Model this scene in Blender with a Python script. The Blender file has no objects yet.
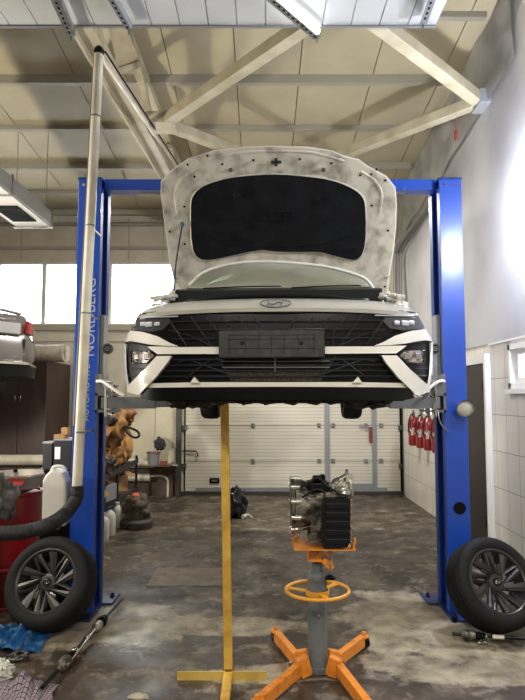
import bpy, bmesh, math, random
from mathutils import Vector, Matrix, noise
from mathutils.geometry import delaunay_2d_cdt
random.seed(7)
PI = math.pi
S = bpy.context.scene
C = S.collection
V = Vector
# ------------------------------------------------------------------ camera
F = 600.0; CH = 1.65; PITCH = math.atan(48/600)
SP, CP = math.sin(PITCH), math.cos(PITCH)
cam = bpy.data.objects.new('camera', bpy.data.cameras.new('camera')); C.objects.link(cam)
cam.location = (0, 0, CH); cam.rotation_euler = (PI/2+PITCH, 0, 0)
cam.data.sensor_fit = 'VERTICAL'; cam.data.sensor_height = 36; cam.data.lens = 36*F/700
cam.data.clip_end = 200; cam.data.clip_start = .05
S.camera = cam
def ray(u, v):
    a = (u-262.5)/F; b = (350-v)/F
    return V((a, CP-b*SP, SP+b*CP))
def W(u, v, Y):                      # measured photo point at world depth Y
    d = ray(u, v); t = Y/d.y
    return V((d.x*t, Y, CH+d.z*t))
def G(u, v, Z=0):                    # photo point on a horizontal plane
    d = ray(u, v); t = (Z-CH)/d.z
    return V((d.x*t, d.y*t, Z))
# ------------------------------------------------------------------ materials
def lin(c):
    return tuple((x/12.92 if x <= .04045 else ((x+.055)/1.055)**2.4) for x in c)
def hx(h):
    return lin(tuple(int(h[i:i+2], 16)/255 for i in (0, 2, 4)))
MATS = {}
def M(name, col, rough=.5, metal=0, col2=None, scale=4, bias=(.4, .65), bump=0, bscale=40, emit=0, trans=0, coat=0, detail=6):
    if name in MATS: return MATS[name]
    m = bpy.data.materials.new(name); m.use_nodes = True; n = m.node_tree.nodes; l = m.node_tree.links
    b = n['Principled BSDF']; c = hx(col)+(1,)
    b.inputs['Base Color'].default_value = c
    b.inputs['Roughness'].default_value = rough; b.inputs['Metallic'].default_value = metal
    if trans: b.inputs['Transmission Weight'].default_value = trans
    if coat: b.inputs['Coat Weight'].default_value = coat; b.inputs['Coat Roughness'].default_value = .05
    tc = n.new('ShaderNodeTexCoord')
    if col2:
        t = n.new('ShaderNodeTexNoise'); t.inputs['Scale'].default_value = scale; t.inputs['Detail'].default_value = detail
        l.new(tc.outputs['Object'], t.inputs['Vector'])
        r = n.new('ShaderNodeValToRGB'); r.color_ramp.elements[0].position = bias[0]; r.color_ramp.elements[1].position = bias[1]
        r.color_ramp.elements[0].color = c; r.color_ramp.elements[1].color = hx(col2)+(1,)
        l.new(t.outputs['Fac'], r.inputs['Fac']); l.new(r.outputs['Color'], b.inputs['Base Color'])
    if bump:
        t2 = n.new('ShaderNodeTexNoise'); t2.inputs['Scale'].default_value = bscale; t2.inputs['Detail'].default_value = 4
        l.new(tc.outputs['Object'], t2.inputs['Vector'])
        bp = n.new('ShaderNodeBump'); bp.inputs['Strength'].default_value = bump; bp.inputs['Distance'].default_value = .01
        l.new(t2.outputs['Fac'], bp.inputs['Height']); l.new(bp.outputs['Normal'], b.inputs['Normal'])
    if emit:
        b.inputs['Emission Color'].default_value = c; b.inputs['Emission Strength'].default_value = emit
    MATS[name] = m; return m

white_paint = M('car_white_paint', 'e9e6dc', .22, coat=.6)
silver_paint = M('car_silver_paint', '85817e', .3, .5, coat=.6)
dirty_white = M('dirty_white_paint', 'c9c5b8', .45, 0, '6f6a60', 7, (.5, .8))
bplastic = M('black_plastic', '08090b', .45)
bgloss = M('gloss_black', '08090b', .12)
bdark = M('under_black', '0a0a0a', .8)
slat_m = M('grille_plastic', '1d1f22', .35)
insul_m = M('bonnet_liner', '0c0e11', .85, 0, '17191d', 9, bump=.4, bscale=60)
rubber = M('tyre_rubber', '131313', .7, 0, '211f1d', 6, (.45, .75))
rim_m = M('alloy_grey', '403f3e', .36, .6)
rim_d = M('alloy_dark_inside', '2b2a29', .5, .5)
blue = M('lift_blue', '1c50c0', .36, .1, coat=.5)
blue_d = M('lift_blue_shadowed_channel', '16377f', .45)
steel = M('grey_steel', '7b7d7f', .4, .6)
steel_p = M('painted_grey_steel', '8a8d90', .45, .2)
dsteel = M('dark_steel', '2e2e2e', .5, .5)
chrome = M('chrome', 'c4c4c2', .15, 1)
galv = M('galvanised', '9a9a96', .4, .6, '6f6f6c', 12)
beam_m = M('cream_steel', 'aba38b', .5, 0, '948b73', 3)
purl_m = M('purlin_steel', '918c7d', .55, .2)
yellow = M('yellow_paint', 'd9b04c', .45, 0, 'b88c33', 9)
orange = M('orange_paint', 'e08a2c', .4, 0, 'b3641c', 14, (.5, .75))
orange_y = M('wheel_yellow_orange', 'd9982f', .4)
greyp = M('jack_grey_paint', '6d7375', .4, 0, '565b5d', 6)
alu = M('cast_aluminium', '8d887c', .42, .8, '3b362e', 18, (.4, .62), .5, 60)
alu_b = M('bright_cast_aluminium', 'd2cfc6', .35, .75, '77736a', 16, (.5, .7), .4, 60)
pan_m = M('black_oil_pan', '0c0e13', .5, .2)
red_m = M('drum_red', '8f1418', .38, 0, '5c0c10', 3)
red_ext = M('extinguisher_red', '85171a', .3, coat=.4)
white_pl = M('white_plastic', 'dcd9cf', .45)
cream = M('cream_pipe', 'd6d0bd', .4, 0, 'bbb49f', 4)
wood = M('brown_wood', '4a3029', .5, 0, '3a241f', 5)
brown_door = M('door_dark_brown', '2a2220', .5)
white_tr = M('white_trim', 'e2dfd8', .5)
hose_m = M('hose_black', '1b1c1d', .6)
tan = M('tan_leather', 'a87a42', .6, 0, '5b4024', 5, (.45, .62), .4, 12)
cardb = M('cardboard', 'a88358', .8, 0, '94714a', 5)
glass_lamp = M('lamp_glass', 'd9d9d0', .1)
redlens = M('tail_light_red', 'b3202a', .15, coat=.7)
plate_w = M('plate_white', 'eeeeee', .4)
def wave_mat(name, col, col2, rough, axis, scale, bump=.3, pos=(.0, .12), noisec=None, rot=0):
    m = bpy.data.materials.new(name); m.use_nodes = True; n = m.node_tree.nodes; l = m.node_tree.links
    b = n['Principled BSDF']; b.inputs['Roughness'].default_value = rough
    tc = n.new('ShaderNodeTexCoord'); w = n.new('ShaderNodeTexWave'); w.bands_direction = axis; w.inputs['Scale'].default_value = scale
    l.new(tc.outputs['Object'], w.inputs['Vector'])
    r = n.new('ShaderNodeValToRGB'); r.color_ramp.elements[0].position = pos[0]; r.color_ramp.elements[1].position = pos[1]
    r.color_ramp.elements[0].color = hx(col2)+(1,); r.color_ramp.elements[1].color = hx(col)+(1,)
    l.new(w.outputs['Fac'], r.inputs['Fac'])
    t = n.new('ShaderNodeTexNoise'); t.inputs['Scale'].default_value = 1.3; t.inputs['Detail'].default_value = 8
    l.new(tc.outputs['Object'], t.inputs['Vector'])
    mx = n.new('ShaderNodeMixRGB'); mx.blend_type = 'MULTIPLY'; mx.inputs['Fac'].default_value = .25
    l.new(r.outputs['Color'], mx.inputs[1]); l.new(t.outputs['Fac'], mx.inputs[2])
    l.new(mx.outputs[0], b.inputs['Base Color'])
    if bump:
        bp = n.new('ShaderNodeBump'); bp.inputs['Strength'].default_value = bump; bp.inputs['Distance'].default_value = .01
        l.new(r.outputs['Color'], bp.inputs['Height']); l.new(bp.outputs['Normal'], b.inputs['Normal'])
    return m
ceil_m = M('ceiling_panels', 'a2987d', .5, 0, '958b71', 1.2)
door_m = wave_mat('sectional_door_skin', 'd8d2c1', 'b3ad9c', .5, 'Z', 5.3, .4, (0, .15))
bwall_m = M('back_wall_panel', 'cfc7b0', .55, 0, 'bfb69e', 2)
plinth_m = M('brown_plinth', '5d4c40', .7, 0, '473a31', 5)
rwall_m = M('grey_plaster', 'bdbcbd', .6, 0, 'a9a8aa', 1.2, bump=.3, bscale=3)
panel_m = wave_mat('overhead_ribbed_panel', 'd9dcdc', '9a9d9f', .45, 'X', 1.75, .3, (0, .03))
wrap_m = M('wrinkled_wrap', 'dddbd7', .5, 0, 'c4c2be', 3, bump=.5, bscale=6)
plainwall = M('shop_wall', 'b5ac98', .7)
# tiles
def tile_mat():
    m = bpy.data.materials.new('wall_tiles'); m.use_nodes = True; n = m.node_tree.nodes; l = m.node_tree.links
    b = n['Principled BSDF']; b.inputs['Roughness'].default_value = .3
    tc = n.new('ShaderNodeTexCoord'); sp = n.new('ShaderNodeSeparateXYZ'); cb = n.new('ShaderNodeCombineXYZ')
    l.new(tc.outputs['Object'], sp.inputs[0]); l.new(sp.outputs['Y'], cb.inputs['X']); l.new(sp.outputs['Z'], cb.inputs['Y'])
    br = n.new('ShaderNodeTexBrick'); br.offset = 0; br.inputs['Scale'].default_value = 1
    br.inputs['Brick Width'].default_value = .27; br.inputs['Row Height'].default_value = .37; br.inputs['Mortar Size'].default_value = .004
    br.inputs['Color1'].default_value = hx('d9d4cc')+(1,); br.inputs['Color2'].default_value = hx('cfc9c0')+(1,); br.inputs['Mortar'].default_value = hx('8b867e')+(1,)
    l.new(cb.outputs[0], br.inputs['Vector']); l.new(br.outputs['Color'], b.inputs['Base Color'])
    return m
tile_m = tile_mat()
def floor_mat():
    m = bpy.data.materials.new('oily_concrete'); m.use_nodes = True; n = m.node_tree.nodes; l = m.node_tree.links
    b = n['Principled BSDF']
    tc = n.new('ShaderNodeTexCoord')
    def nz(s, d, dist=0):
        t = n.new('ShaderNodeTexNoise'); t.inputs['Scale'].default_value = s; t.inputs['Detail'].default_value = d; t.inputs['Roughness'].default_value = .65
        t.inputs['Distortion'].default_value = dist; l.new(tc.outputs['Object'], t.inputs['Vector']); return t
    def ramp(src, stops):
        r = n.new('ShaderNodeValToRGB'); e = r.color_ramp.elements
        e[0].position, e[0].color = stops[0][0], stops[0][1]+(1,); e[1].position, e[1].color = stops[-1][0], stops[-1][1]+(1,)
        for p, c in stops[1:-1]:
            x = e.new(p); x.color = c+(1,)
        l.new(src, r.inputs['Fac']); return r
    base = ramp(nz(2.6, 15, .25).outputs['Fac'], [(.3, hx('251d15')), (.5, hx('40362a')), (.64, hx('625643')), (.76, hx('83775f'))])
    # light bare-concrete patches: distance falloff broken up by noise
    def patch(cx, cy, rx, ry, lo=.75, hi=1.1):
        mp = n.new('ShaderNodeMapping'); mp.inputs['Location'].default_value = (-cx/rx, -cy/ry, 0); mp.inputs['Scale'].default_value = (1/rx, 1/ry, 0)
        l.new(tc.outputs['Object'], mp.inputs['Vector'])
        ln = n.new('ShaderNodeVectorMath'); ln.operation = 'LENGTH'; l.new(mp.outputs[0], ln.inputs[0])
        ad = n.new('ShaderNodeMath'); ad.operation = 'MULTIPLY_ADD'; l.new(nzp.outputs['Fac'], ad.inputs[0]); ad.inputs[1].default_value = 1.5; l.new(ln.outputs['Value'], ad.inputs[2])
        r = ramp(ad.outputs[0], [(0, (1, 1, 1)), (lo/1.0*.5+.25, (1, 1, 1)), (min(1, hi*.5+.4), (0, 0, 0))]) if False else None
        mr = n.new('ShaderNodeMapRange'); mr.inputs['From Min'].default_value = 1.55; mr.inputs['From Max'].default_value = 1.7; mr.inputs['To Min'].default_value = 1; mr.inputs['To Max'].default_value = 0
        l.new(ad.outputs[0], mr.inputs['Value']); return mr.outputs[0]
    nzp = nz(3.2, 15, .3)
    prev = None
    for p in PATCHES:
        o = patch(*p)
        if prev is None: prev = o
        else:
            mx = n.new('ShaderNodeMath'); mx.operation = 'MAXIMUM'; l.new(prev, mx.inputs[0]); l.new(o, mx.inputs[1]); prev = mx.outputs[0]
    light = ramp(nz(5, 15, .3).outputs['Fac'], [(.35, hx('6f6552')), (.62, hx('d3c7a8'))])
    sc = n.new('ShaderNodeMath'); sc.operation = 'MULTIPLY'; sc.inputs[1].default_value = .62; l.new(prev, sc.inputs[0])
    mix = n.new('ShaderNodeMixRGB'); l.new(sc.outputs[0], mix.inputs['Fac']); l.new(base.outputs['Color'], mix.inputs[1]); l.new(light.outputs['Color'], mix.inputs[2])
    # fine pale scuffs and speckle
    sc2 = ramp(nz(6, 15, .3).outputs['Fac'], [(.52, (0, 0, 0)), (.66, (.5, .5, .5))])
    mix2 = n.new('ShaderNodeMixRGB'); l.new(sc2.outputs['Color'], mix2.inputs['Fac']); l.new(mix.outputs[0], mix2.inputs[1]); mix2.inputs[2].default_value = hx('a9a192')+(1,)
    l.new(mix2.outputs[0], b.inputs['Base Color'])
    rr = ramp(nz(3, 6).outputs['Fac'], [(.35, (.32,)*3), (.65, (.7,)*3)]); l.new(rr.outputs['Color'], b.inputs['Roughness'])
    bp = n.new('ShaderNodeBump'); bp.inputs['Strength'].default_value = .25; bp.inputs['Distance'].default_value = .01
    l.new(nz(25, 6).outputs['Fac'], bp.inputs['Height']); l.new(bp.outputs['Normal'], b.inputs['Normal'])
    return m
PATCHES = [(-1.15, 4.55, .8, .5), (1.1, 4.6, .55, .85), (1.3, 3.85, .8, .26), (-.3, 4.5, .7, .22), (.1, 3.75, .5, .15)]
floor_m = floor_mat()
# ------------------------------------------------------------------ mesh helpers
def box(bm, c, s, R=None, bev=0):
    r = bmesh.ops.create_cube(bm, size=1)
    vs = r['verts']
    for v in vs: v.co = V((v.co.x*s[0], v.co.y*s[1], v.co.z*s[2]))
    if bev:
        es = list({e for v in vs for e in v.link_edges})
        g = bmesh.ops.bevel(bm, geom=es, offset=bev, segments=2, affect='EDGES', profile=.5)
        vs = list(set(g['verts']) | {v for v in vs if v.is_valid})
    M4 = Matrix.Translation(c) @ (R.to_4x4() if R else Matrix())
    for v in vs: v.co = M4 @ v.co
    return vs
def bx(bm, x0, x1, y0, y1, z0, z1, bev=0):
    return box(bm, ((x0+x1)/2, (y0+y1)/2, (z0+z1)/2), (abs(x1-x0), abs(y1-y0), abs(z1-z0)), None, bev)
def align(p0, p1):
    return (V(p1)-V(p0)).to_track_quat('Z', 'Y').to_matrix()
def cyl(bm, p0, p1, r, seg=20, r2=None, cap=True):
    p0, p1 = V(p0), V(p1); R = align(p0, p1); L = (p1-p0).length; r2 = r if r2 is None else r2
    a = [bm.verts.new(p0+R@V((r*math.cos(2*PI*i/seg), r*math.sin(2*PI*i/seg), 0))) for i in range(seg)]
    b = [bm.verts.new(p0+R@V((r2*math.cos(2*PI*i/seg), r2*math.sin(2*PI*i/seg), L))) for i in range(seg)]
    for i in range(seg): bm.faces.new((a[i], a[(i+1) % seg], b[(i+1) % seg], b[i]))
    if cap: bm.faces.new(a[::-1]); bm.faces.new(b)
    return a+b
def beam(bm, p0, p1, w, h, up=(0, 0, 1), bev=0):      # rectangular bar between two points
    p0, p1 = V(p0), V(p1); d = (p1-p0).normalized(); s = d.cross(V(up)).normalized(); u = s.cross(d)
    R = Matrix((s, d, u)).transposed()
    return box(bm, (p0+p1)/2, (w, (p1-p0).length, h), R, bev)
def lathe(bm, prof, p0, p1, seg=32, close=False):      # prof: (radius, t along axis in metres)
    p0, p1 = V(p0), V(p1); R = align(p0, p1); rings = []
    for r, t in prof:
        rings.append([bm.verts.new(p0+R@V((r*math.cos(2*PI*i/seg), r*math.sin(2*PI*i/seg), t))) for i in range(seg)])
    rr = list(zip(rings, rings[1:]))+([(rings[-1], rings[0])] if close else [])
    for a, b in rr:
        for i in range(seg): bm.faces.new((a[i], a[(i+1) % seg], b[(i+1) % seg], b[i]))
    if not close:
        bm.faces.new(rings[0][::-1]); bm.faces.new(rings[-1])
def smoothpts(pts, n=6):
    pts = [V(p) for p in pts]; out = []
    for i in range(len(pts)-1):
        a = pts[max(i-1, 0)]; b = pts[i]; c = pts[i+1]; d = pts[min(i+2, len(pts)-1)]
        for k in range(n):
            t = k/n
            out.append(.5*((2*b)+(c-a)*t+(2*a-5*b+4*c-d)*t*t+(3*b-a-3*c+d)*t**3))
    out.append(pts[-1]); return out
def tube(bm, pts, r, seg=10, sm=0, closed=False, rf=None):
    pts = smoothpts(pts, sm) if sm else [V(p) for p in pts]
    n = len(pts); rings = []; prev = None
    for i, p in enumerate(pts):
        if closed: d = pts[(i+1) % n]-pts[i-1]
        else: d = pts[min(i+1, n-1)]-pts[max(i-1, 0)]
        d.normalize()
        if prev is None: prev = d.orthogonal().normalized()
        s = (prev-d*prev.dot(d)).normalized(); prev = s; t = d.cross(s)
        rad = rf(i, n)*r if rf else r
        rings.append([bm.verts.new(p+s*rad*math.cos(2*PI*k/seg)+t*rad*math.sin(2*PI*k/seg)) for k in range(seg)])
    rr = list(zip(rings, rings[1:]))+([(rings[-1], rings[0])] if closed else [])
    for a, b in rr:
        for k in range(seg): bm.faces.new((a[k], a[(k+1) % seg], b[(k+1) % seg], b[k]))
    if not closed: bm.faces.new(rings[0][::-1]); bm.faces.new(rings[-1])
def prism(bm, poly, fn, th):       # poly: 2D list; fn(p2d, depth)->Vector ; extruded 0..th
    a = [bm.verts.new(fn(p, 0)) for p in poly]; b = [bm.verts.new(fn(p, th)) for p in poly]
    n = len(poly)
    bm.faces.new(a); bm.faces.new(b[::-1])
    for i in range(n): bm.faces.new((a[i], b[i], b[(i+1) % n], a[(i+1) % n]))
def inside(p, poly):
    c = False; j = len(poly)-1
    for i in range(len(poly)):
        xi, yi = poly[i]; xj, yj = poly[j]
        if (yi > p[1]) != (yj > p[1]) and p[0] < (xj-xi)*(p[1]-yi)/(yj-yi)+xi: c = not c
        j = i
    return c
def sheet(bm, poly, fn, th, grid=.04):   # curved solid panel: 2D outline mapped by fn(x, z, depth)
    pts = []
    n = len(poly)
    for i in range(n):
        a, b = V(poly[i]), V(poly[(i+1) % n]); k = max(1, int((b-a).length/grid))
        for j in range(k): pts.append(a+(b-a)*j/k)
    ne = len(pts)
    bnd = [(p.x, p.y) for p in pts]
    x0 = min(p.x for p in pts); x1 = max(p.x for p in pts); y0 = min(p.y for p in pts); y1 = max(p.y for p in pts)
    x = x0+grid*.5
    while x < x1:
        y = y0+grid*.5
        while y < y1:
            if inside((x, y), bnd) and min((V((x, y))-q).length for q in pts) > grid*.35: pts.append(V((x, y)))
            y += grid
        x += grid
    r = delaunay_2d_cdt(pts, [(i, (i+1) % ne) for i in range(ne)], [], 0, 1e-5)
    vo, faces = r[0], r[2]
    fs = [f for f in faces if inside(sum((vo[i] for i in f), V((0, 0)))/len(f), bnd)]
    fr = [bm.verts.new(fn(p.x, p.y, 0)) for p in vo]; bk = [bm.verts.new(fn(p.x, p.y, th)) for p in vo]
    cnt = {}
    for f in fs:
        bm.faces.new([fr[i] for i in f]); bm.faces.new([bk[i] for i in reversed(f)])
        for i in range(len(f)):
            e = (f[i], f[(i+1) % len(f)])
            cnt[e] = cnt.get(e, 0)+1
    for (a, b) in list(cnt):
        if (b, a) not in cnt:
            try: bm.faces.new((fr[b], fr[a], bk[a], bk[b]))
            except ValueError: pass
    for v in fr+bk:
        if not v.link_faces: bm.verts.remove(v)
def blob(bm, c, s, amp=.2, sc=3, seed=0, sub=4, R=None, flat=None):
    r = bmesh.ops.create_icosphere(bm, subdivisions=sub, radius=1)
    for v in r['verts']:
        d = v.co.normalized()
        k = 1+amp*noise.noise(d*sc+V((seed, seed*1.7, 3)))+amp*.5*noise.noise(d*sc*2.6+V((seed, 1, 3)))
        p = V((d.x*s[0]*k, d.y*s[1]*k, d.z*s[2]*k))
        if R: p = R@p
        p = p+V(c)
        if flat is not None and p.z < flat: p.z = flat
        v.co = p
def cloth(bm, c, sx, sy, h, seed=0, n=40, outline=None, base=0.004):
    vs = {}
    for i in range(n+1):
        for j in range(n+1):
            x = (i/n-.5)*sx; y = (j/n-.5)*sy
            a = noise.noise(V((x*7+seed, y*7, seed))); b = abs(noise.noise(V((x*11+seed, y*5+2, seed*2))))
            e = 1+.28*noise.noise(V((math.atan2(y, x)*1.2, seed, 0)))
            q = math.hypot(x/sx*2, y/sy*2)
            z = base+max(0, h*(.35+.8*b+.45*a)*max(0, 1-q*.72))
            vs[i, j] = bm.verts.new((c[0]+x*e+.02*a, c[1]+y*e+.02*b, c[2]+z))
    for i in range(n):
        for j in range(n):
            bm.faces.new((vs[i, j], vs[i+1, j], vs[i+1, j+1], vs[i, j+1]))
    g = bmesh.ops.solidify(bm, geom=list(bm.faces), thickness=-.003)
MW = {}
def obj(name, bm, mat, parent=None, smooth=False, label=None, bevel=0, sub=0, wn=False):
    bmesh.ops.recalc_face_normals(bm, faces=bm.faces)
    if parent is not None:
        inv = MW.get(parent.name, Matrix()).inverted(); bmesh.ops.transform(bm, matrix=inv, verts=bm.verts)
    me = bpy.data.meshes.new(name); bm.to_mesh(me); bm.free()
    for m in (mat if isinstance(mat, (list, tuple)) else [mat]): me.materials.append(m)
    if smooth:
        for p in me.polygons: p.use_smooth = True
        try: me.set_sharp_from_angle(angle=math.radians(smooth if smooth is not True and smooth > 1 else 70))
        except Exception: pass
    o = bpy.data.objects.new(name, me); C.objects.link(o)
    if parent is not None:
        o.parent = parent; MW[o.name] = MW.get(parent.name, Matrix())
    if label: o['label'] = label
    if bevel:
        b = o.modifiers.new('bevel', 'BEVEL'); b.width = bevel; b.segments = 2; b.limit_method = 'ANGLE'
    if sub:
        b = o.modifiers.new('sub', 'SUBSURF'); b.levels = sub; b.render_levels = sub
    return o
def tag(o, label, cat, group=None):
    o['label'] = label; o['category'] = cat
    if group: o['group'] = group
    return o
def thing(name, label, cat, loc=(0, 0, 0), group=None, rz=0):
    o = bpy.data.objects.new(name, None); C.objects.link(o); o.empty_display_size = .1
    o.location = loc; o.rotation_euler = (0, 0, rz)
    MW[o.name] = Matrix.Translation(loc) @ Matrix.Rotation(rz, 4, 'Z')
    return tag(o, label, cat, group)
def struct(name, bm, m, smooth=False):
    o = obj(name, bm, m, None, smooth); o['kind'] = 'structure'; return o
def dup(root, loc, rot, label):
    r = root.copy(); C.objects.link(r); r.location = loc; r.rotation_euler = rot; r['label'] = label
    for ch in list(root.children):
        c = ch.copy(); C.objects.link(c); c.parent = r
        for g in ch.children:
            d = g.copy(); C.objects.link(d); d.parent = c
    return r
B = bmesh.new
def text(body, size, p, R, mat, name, parent=None, depth=.001, label=None, stretch=1):
    cu = bpy.data.curves.new('t', 'FONT'); cu.body = body; cu.size = size; cu.extrude = depth; cu.align_x = 'CENTER'; cu.align_y = 'CENTER'
    t = bpy.data.objects.new('t', cu); C.objects.link(t); bpy.context.view_layer.update()
    me = bpy.data.meshes.new_from_object(t.evaluated_get(bpy.context.evaluated_depsgraph_get()))
    bm = B(); bm.from_mesh(me)
    bpy.data.objects.remove(t); bpy.data.curves.remove(cu); bpy.data.meshes.remove(me)
    for v in bm.verts: v.co = V(p)+R@V((v.co.x*stretch, v.co.y, v.co.z))
    return obj(name, bm, mat, parent, label=label)

# ================================================================== SETTING
YB = 10.4; XR = 2.4; XL = -7.5; YF = -3.0
def hc(y): return 4.954+(YB-y)*.10
bm = B(); bx(bm, XL, XR+.2, YF, YB+.3, -.1, 0); struct('floor', bm, floor_m)
# dark metal pit edge and pale repaired slab
bm = B(); bx(bm, -.95, 2.3, 3.12, 3.36, .001, .008); bx(bm, -1.6, -.95, 3.12, 3.3, .001, .008); struct('trim_1', bm, M('pit_edge', '2f2c28', .6, .2, '4a4640', 12))
bm = B(); bx(bm, -1.02, -.32, 5.42, 5.98, 0.001, .006); struct('trim_2', bm, M('patched_slab', '6f6555', .6, 0, '857a68', 9))
# ceiling: panels with open seams, sloping down to the back wall
bm = B()
seams = [XL, -6.6, -5.5, -4.4, -3.25, -2.15, -1.04, -.3, .42, 1.26, 2.05, XR+.25]
def cq(bm, x0, x1, y0, y1, dz, th):
    vs = [bm.verts.new((x, y, hc(y)+dz+t)) for t in (0, th) for x, y in ((x0, y0), (x1, y0), (x1, y1), (x0, y1))]
    for f in ((3, 2, 1, 0), (4, 5, 6, 7), (0, 1, 5, 4), (1, 2, 6, 5), (2, 3, 7, 6), (3, 0, 4, 7)): bm.faces.new([vs[i] for i in f])
for a, b in zip(seams, seams[1:]): cq(bm, a+.005, b-.005, YF, YB+.2, 0, .1)
cl = obj('ceiling', bm, ceil_m); cl['kind'] = 'structure'
bm = B(); cq(bm, XL, XR+.3, YF, YB+.3, .1, .05); o = obj('ceiling', bm, dsteel); o['kind'] = 'structure'
# back wall with window strip and door opening
WX0, WX1, WZ0, WZ1 = -5.6, -1.5, 2.92, 4.03
DX0, DX1, DZ = W(183, 495, YB).x, W(403, 495, YB).x, 3.3
bm = B(); t0, t1 = YB, YB+.15
bx(bm, XL, WX0, t0, t1, 0, 5.05); bx(bm, WX0, WX1, t0, t1, 0, WZ0); bx(bm, WX0, WX1, t0, t1, WZ1, 5.05)
bx(bm, WX1, DX0, t0, t1, 0, 5.05); bx(bm, DX0, DX1, t0, t1, DZ, 5.05); bx(bm, DX1, XR+.2, t0, t1, 0, 5.05)
struct('wall_back', bm, bwall_m)
bm = B()
for x in (-5.2, -4.25, -3.28, -2.36, -1.75, -.9, 0, .9, 1.8): bx(bm, x-.006, x+.006, YB-.004, YB, WZ1+.03, 4.83)
for x in (-4.25, -3.28, -2.36, -1.85): bx(bm, x-.006, x+.006, YB-.004, YB, .5, WZ0-.2)
struct('trim_3', bm, M('panel_joint', '9a927e', .6))
bm = B(); bx(bm, XL, DX0-.08, YB-.03, YB, 0, .5); struct('baseboard_back', bm, plinth_m)
bm = B(); bx(bm, XL, DX0-.08, YB-.12, YB-.03, .5, .53); bx(bm, XL, WX1+.1, YB-.06, YB, WZ0-.1, WZ0); bx(bm, XL, WX1+.1, YB-.02, YB, WZ0-.3, WZ0-.28)
bx(bm, XL, XR-.1, YB-.06, YB, 4.25, 4.30); bx(bm, XL, XR, YB-.1, YB, 4.86, 4.95)
struct('trim_4', bm, M('sill', 'a9a18d', .5))
bm = B(); cyl(bm, (XL, YB-.12, 4.68), (XR, YB-.12, 4.68), .035); struct('trim_5', bm, purl_m)
wx = [WX0, -4.65, W(43, 300, YB).x, W(109, 300, YB).x, WX1]
glass = M('window_glass', 'ffffff', 0, trans=1); 
for i in range(4):
    a, b = wx[i], wx[i+1]
    bm = B(); f = .035
    bx(bm, a, a+f, YB+.02, YB+.08, WZ0, WZ1); bx(bm, b-f, b, YB+.02, YB+.08, WZ0, WZ1); bx(bm, a+f, b-f, YB+.02, YB+.08, WZ0, WZ0+f); bx(bm, a+f, b-f, YB+.02, YB+.08, WZ1-f, WZ1)
    w = struct('window_%d' % (i+1), bm, white_tr)
    bm = B(); bx(bm, a+f, b-f, YB+.045, YB+.052, WZ0+f, WZ1-f); obj('pane', bm, glass, w)
# right wall
bm = B()
wy0, wy1, wz0, wz1 = 4.95, 5.79, 1.74, 2.16
bx(bm, XR, XR+.15, YF, wy0, 0, 2.22); bx(bm, XR, XR+.15, wy1, YB+.1, 0, 2.22); bx(bm, XR, XR+.15, wy0, wy1, 0, wz0); bx(bm, XR, XR+.15, wy0, wy1, wz1, 2.22)
struct('wall_right', bm, tile_m)
bm = B(); vs = []
NY, NZ = 40, 16
for j in range(NY+1):
    for k in range(NZ+1):
        y = YF+(YB+.1-YF)*j/NY; z = 2.22+(hc(y)+.05-2.22)*k/NZ; q = max(0, (z-2.3)/2.7)
        x = 2.38-.08*q**1.3+.02*noise.noise(V((y*1.5, z*1.2, 0)))*min(1, q*3)
        vs.append(bm.verts.new((x, y, z)))
for j in range(NY):
    for k in range(NZ):
        a = j*(NZ+1)+k; bm.faces.new((vs[a], vs[a+1], vs[a+NZ+2], vs[a+NZ+1]))
e = bmesh.ops.extrude_face_region(bm, geom=list(bm.faces))
for v in [g for g in e['geom'] if isinstance(g, bmesh.types.BMVert)]: v.co.x = 2.6
struct('wall_right', bm, rwall_m, True)
# wrinkled insulation wrap hanging at the top of the right wall
bm = B(); vs = []
for j in range(61):
    for k in range(13):
        y = 5.2+5.0*j/60; q = k/12; z = hc(y)-.01-.75*q*(1+.15*noise.noise(V((y*1.3, 3, 0))))
        x = 2.26+.01*q+.018*noise.noise(V((y*2.2+q*2, q*2.5, 1)))+.006*math.sin(y*9+q*4)
        vs.append(bm.verts.new((x, y, z)))
for j in range(60):
    for k in range(12):
        a = j*13+k; bm.faces.new((vs[a], vs[a+1], vs[a+14], vs[a+13]))
bmesh.ops.solidify(bm, geom=list(bm.faces), thickness=.01)
struct('trim_6', bm, wrap_m, True)
# window frame right, brown door right
bm = B()
for (y0, y1, z0, z1) in ((wy0, wy0+.05, wz0, wz1), (wy1-.05, wy1, wz0, wz1), (wy0, wy1, wz0, wz0+.05), (wy0, wy1, wz1-.05, wz1)):
    bx(bm, XR-.03, XR+.1, y0, y1, z0, z1)
bx(bm, XR-.05, XR, wy0-.03, wy1+.05, wz0-.05, wz0)
w = struct('window_5', bm, white_tr)
bm = B(); f = .05
for (y0, y1, z0, z1) in ((wy0+.05, wy0+.1, wz0+f, wz1-f), (wy1-.12, wy1-.06, wz0+f, wz1-f), (wy0+.1, wy1-.12, wz0+f, wz0+.1), (wy0+.1, wy1-.12, wz1-.1, wz1-f)): bx(bm, XR+.02, XR+.07, y0, y1, z0, z1)
obj('window_sash', bm, white_tr, w)
bm = B(); bx(bm, XR+.04, XR+.05, wy0+.1, wy1-.12, wz0+.1, wz1-.1); obj('pane', bm, glass, w)
dy0, dy1 = 6.36, 7.25
bm = B(); bx(bm, XR-.04, XR, dy0, dy1, 0.01, 2.02, .004); dr = struct('door_2', bm, brown_door)
bm = B(); bx(bm, XR-.06, XR, dy0-.05, dy0, 0, 2.02); bx(bm, XR-.06, XR, dy1, dy1+.05, 0, 2.02); bx(bm, XR-.06, XR, dy0-.05, dy1+.05, 2.02, 2.12); obj('door_frame', bm, white_tr, dr)
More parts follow.
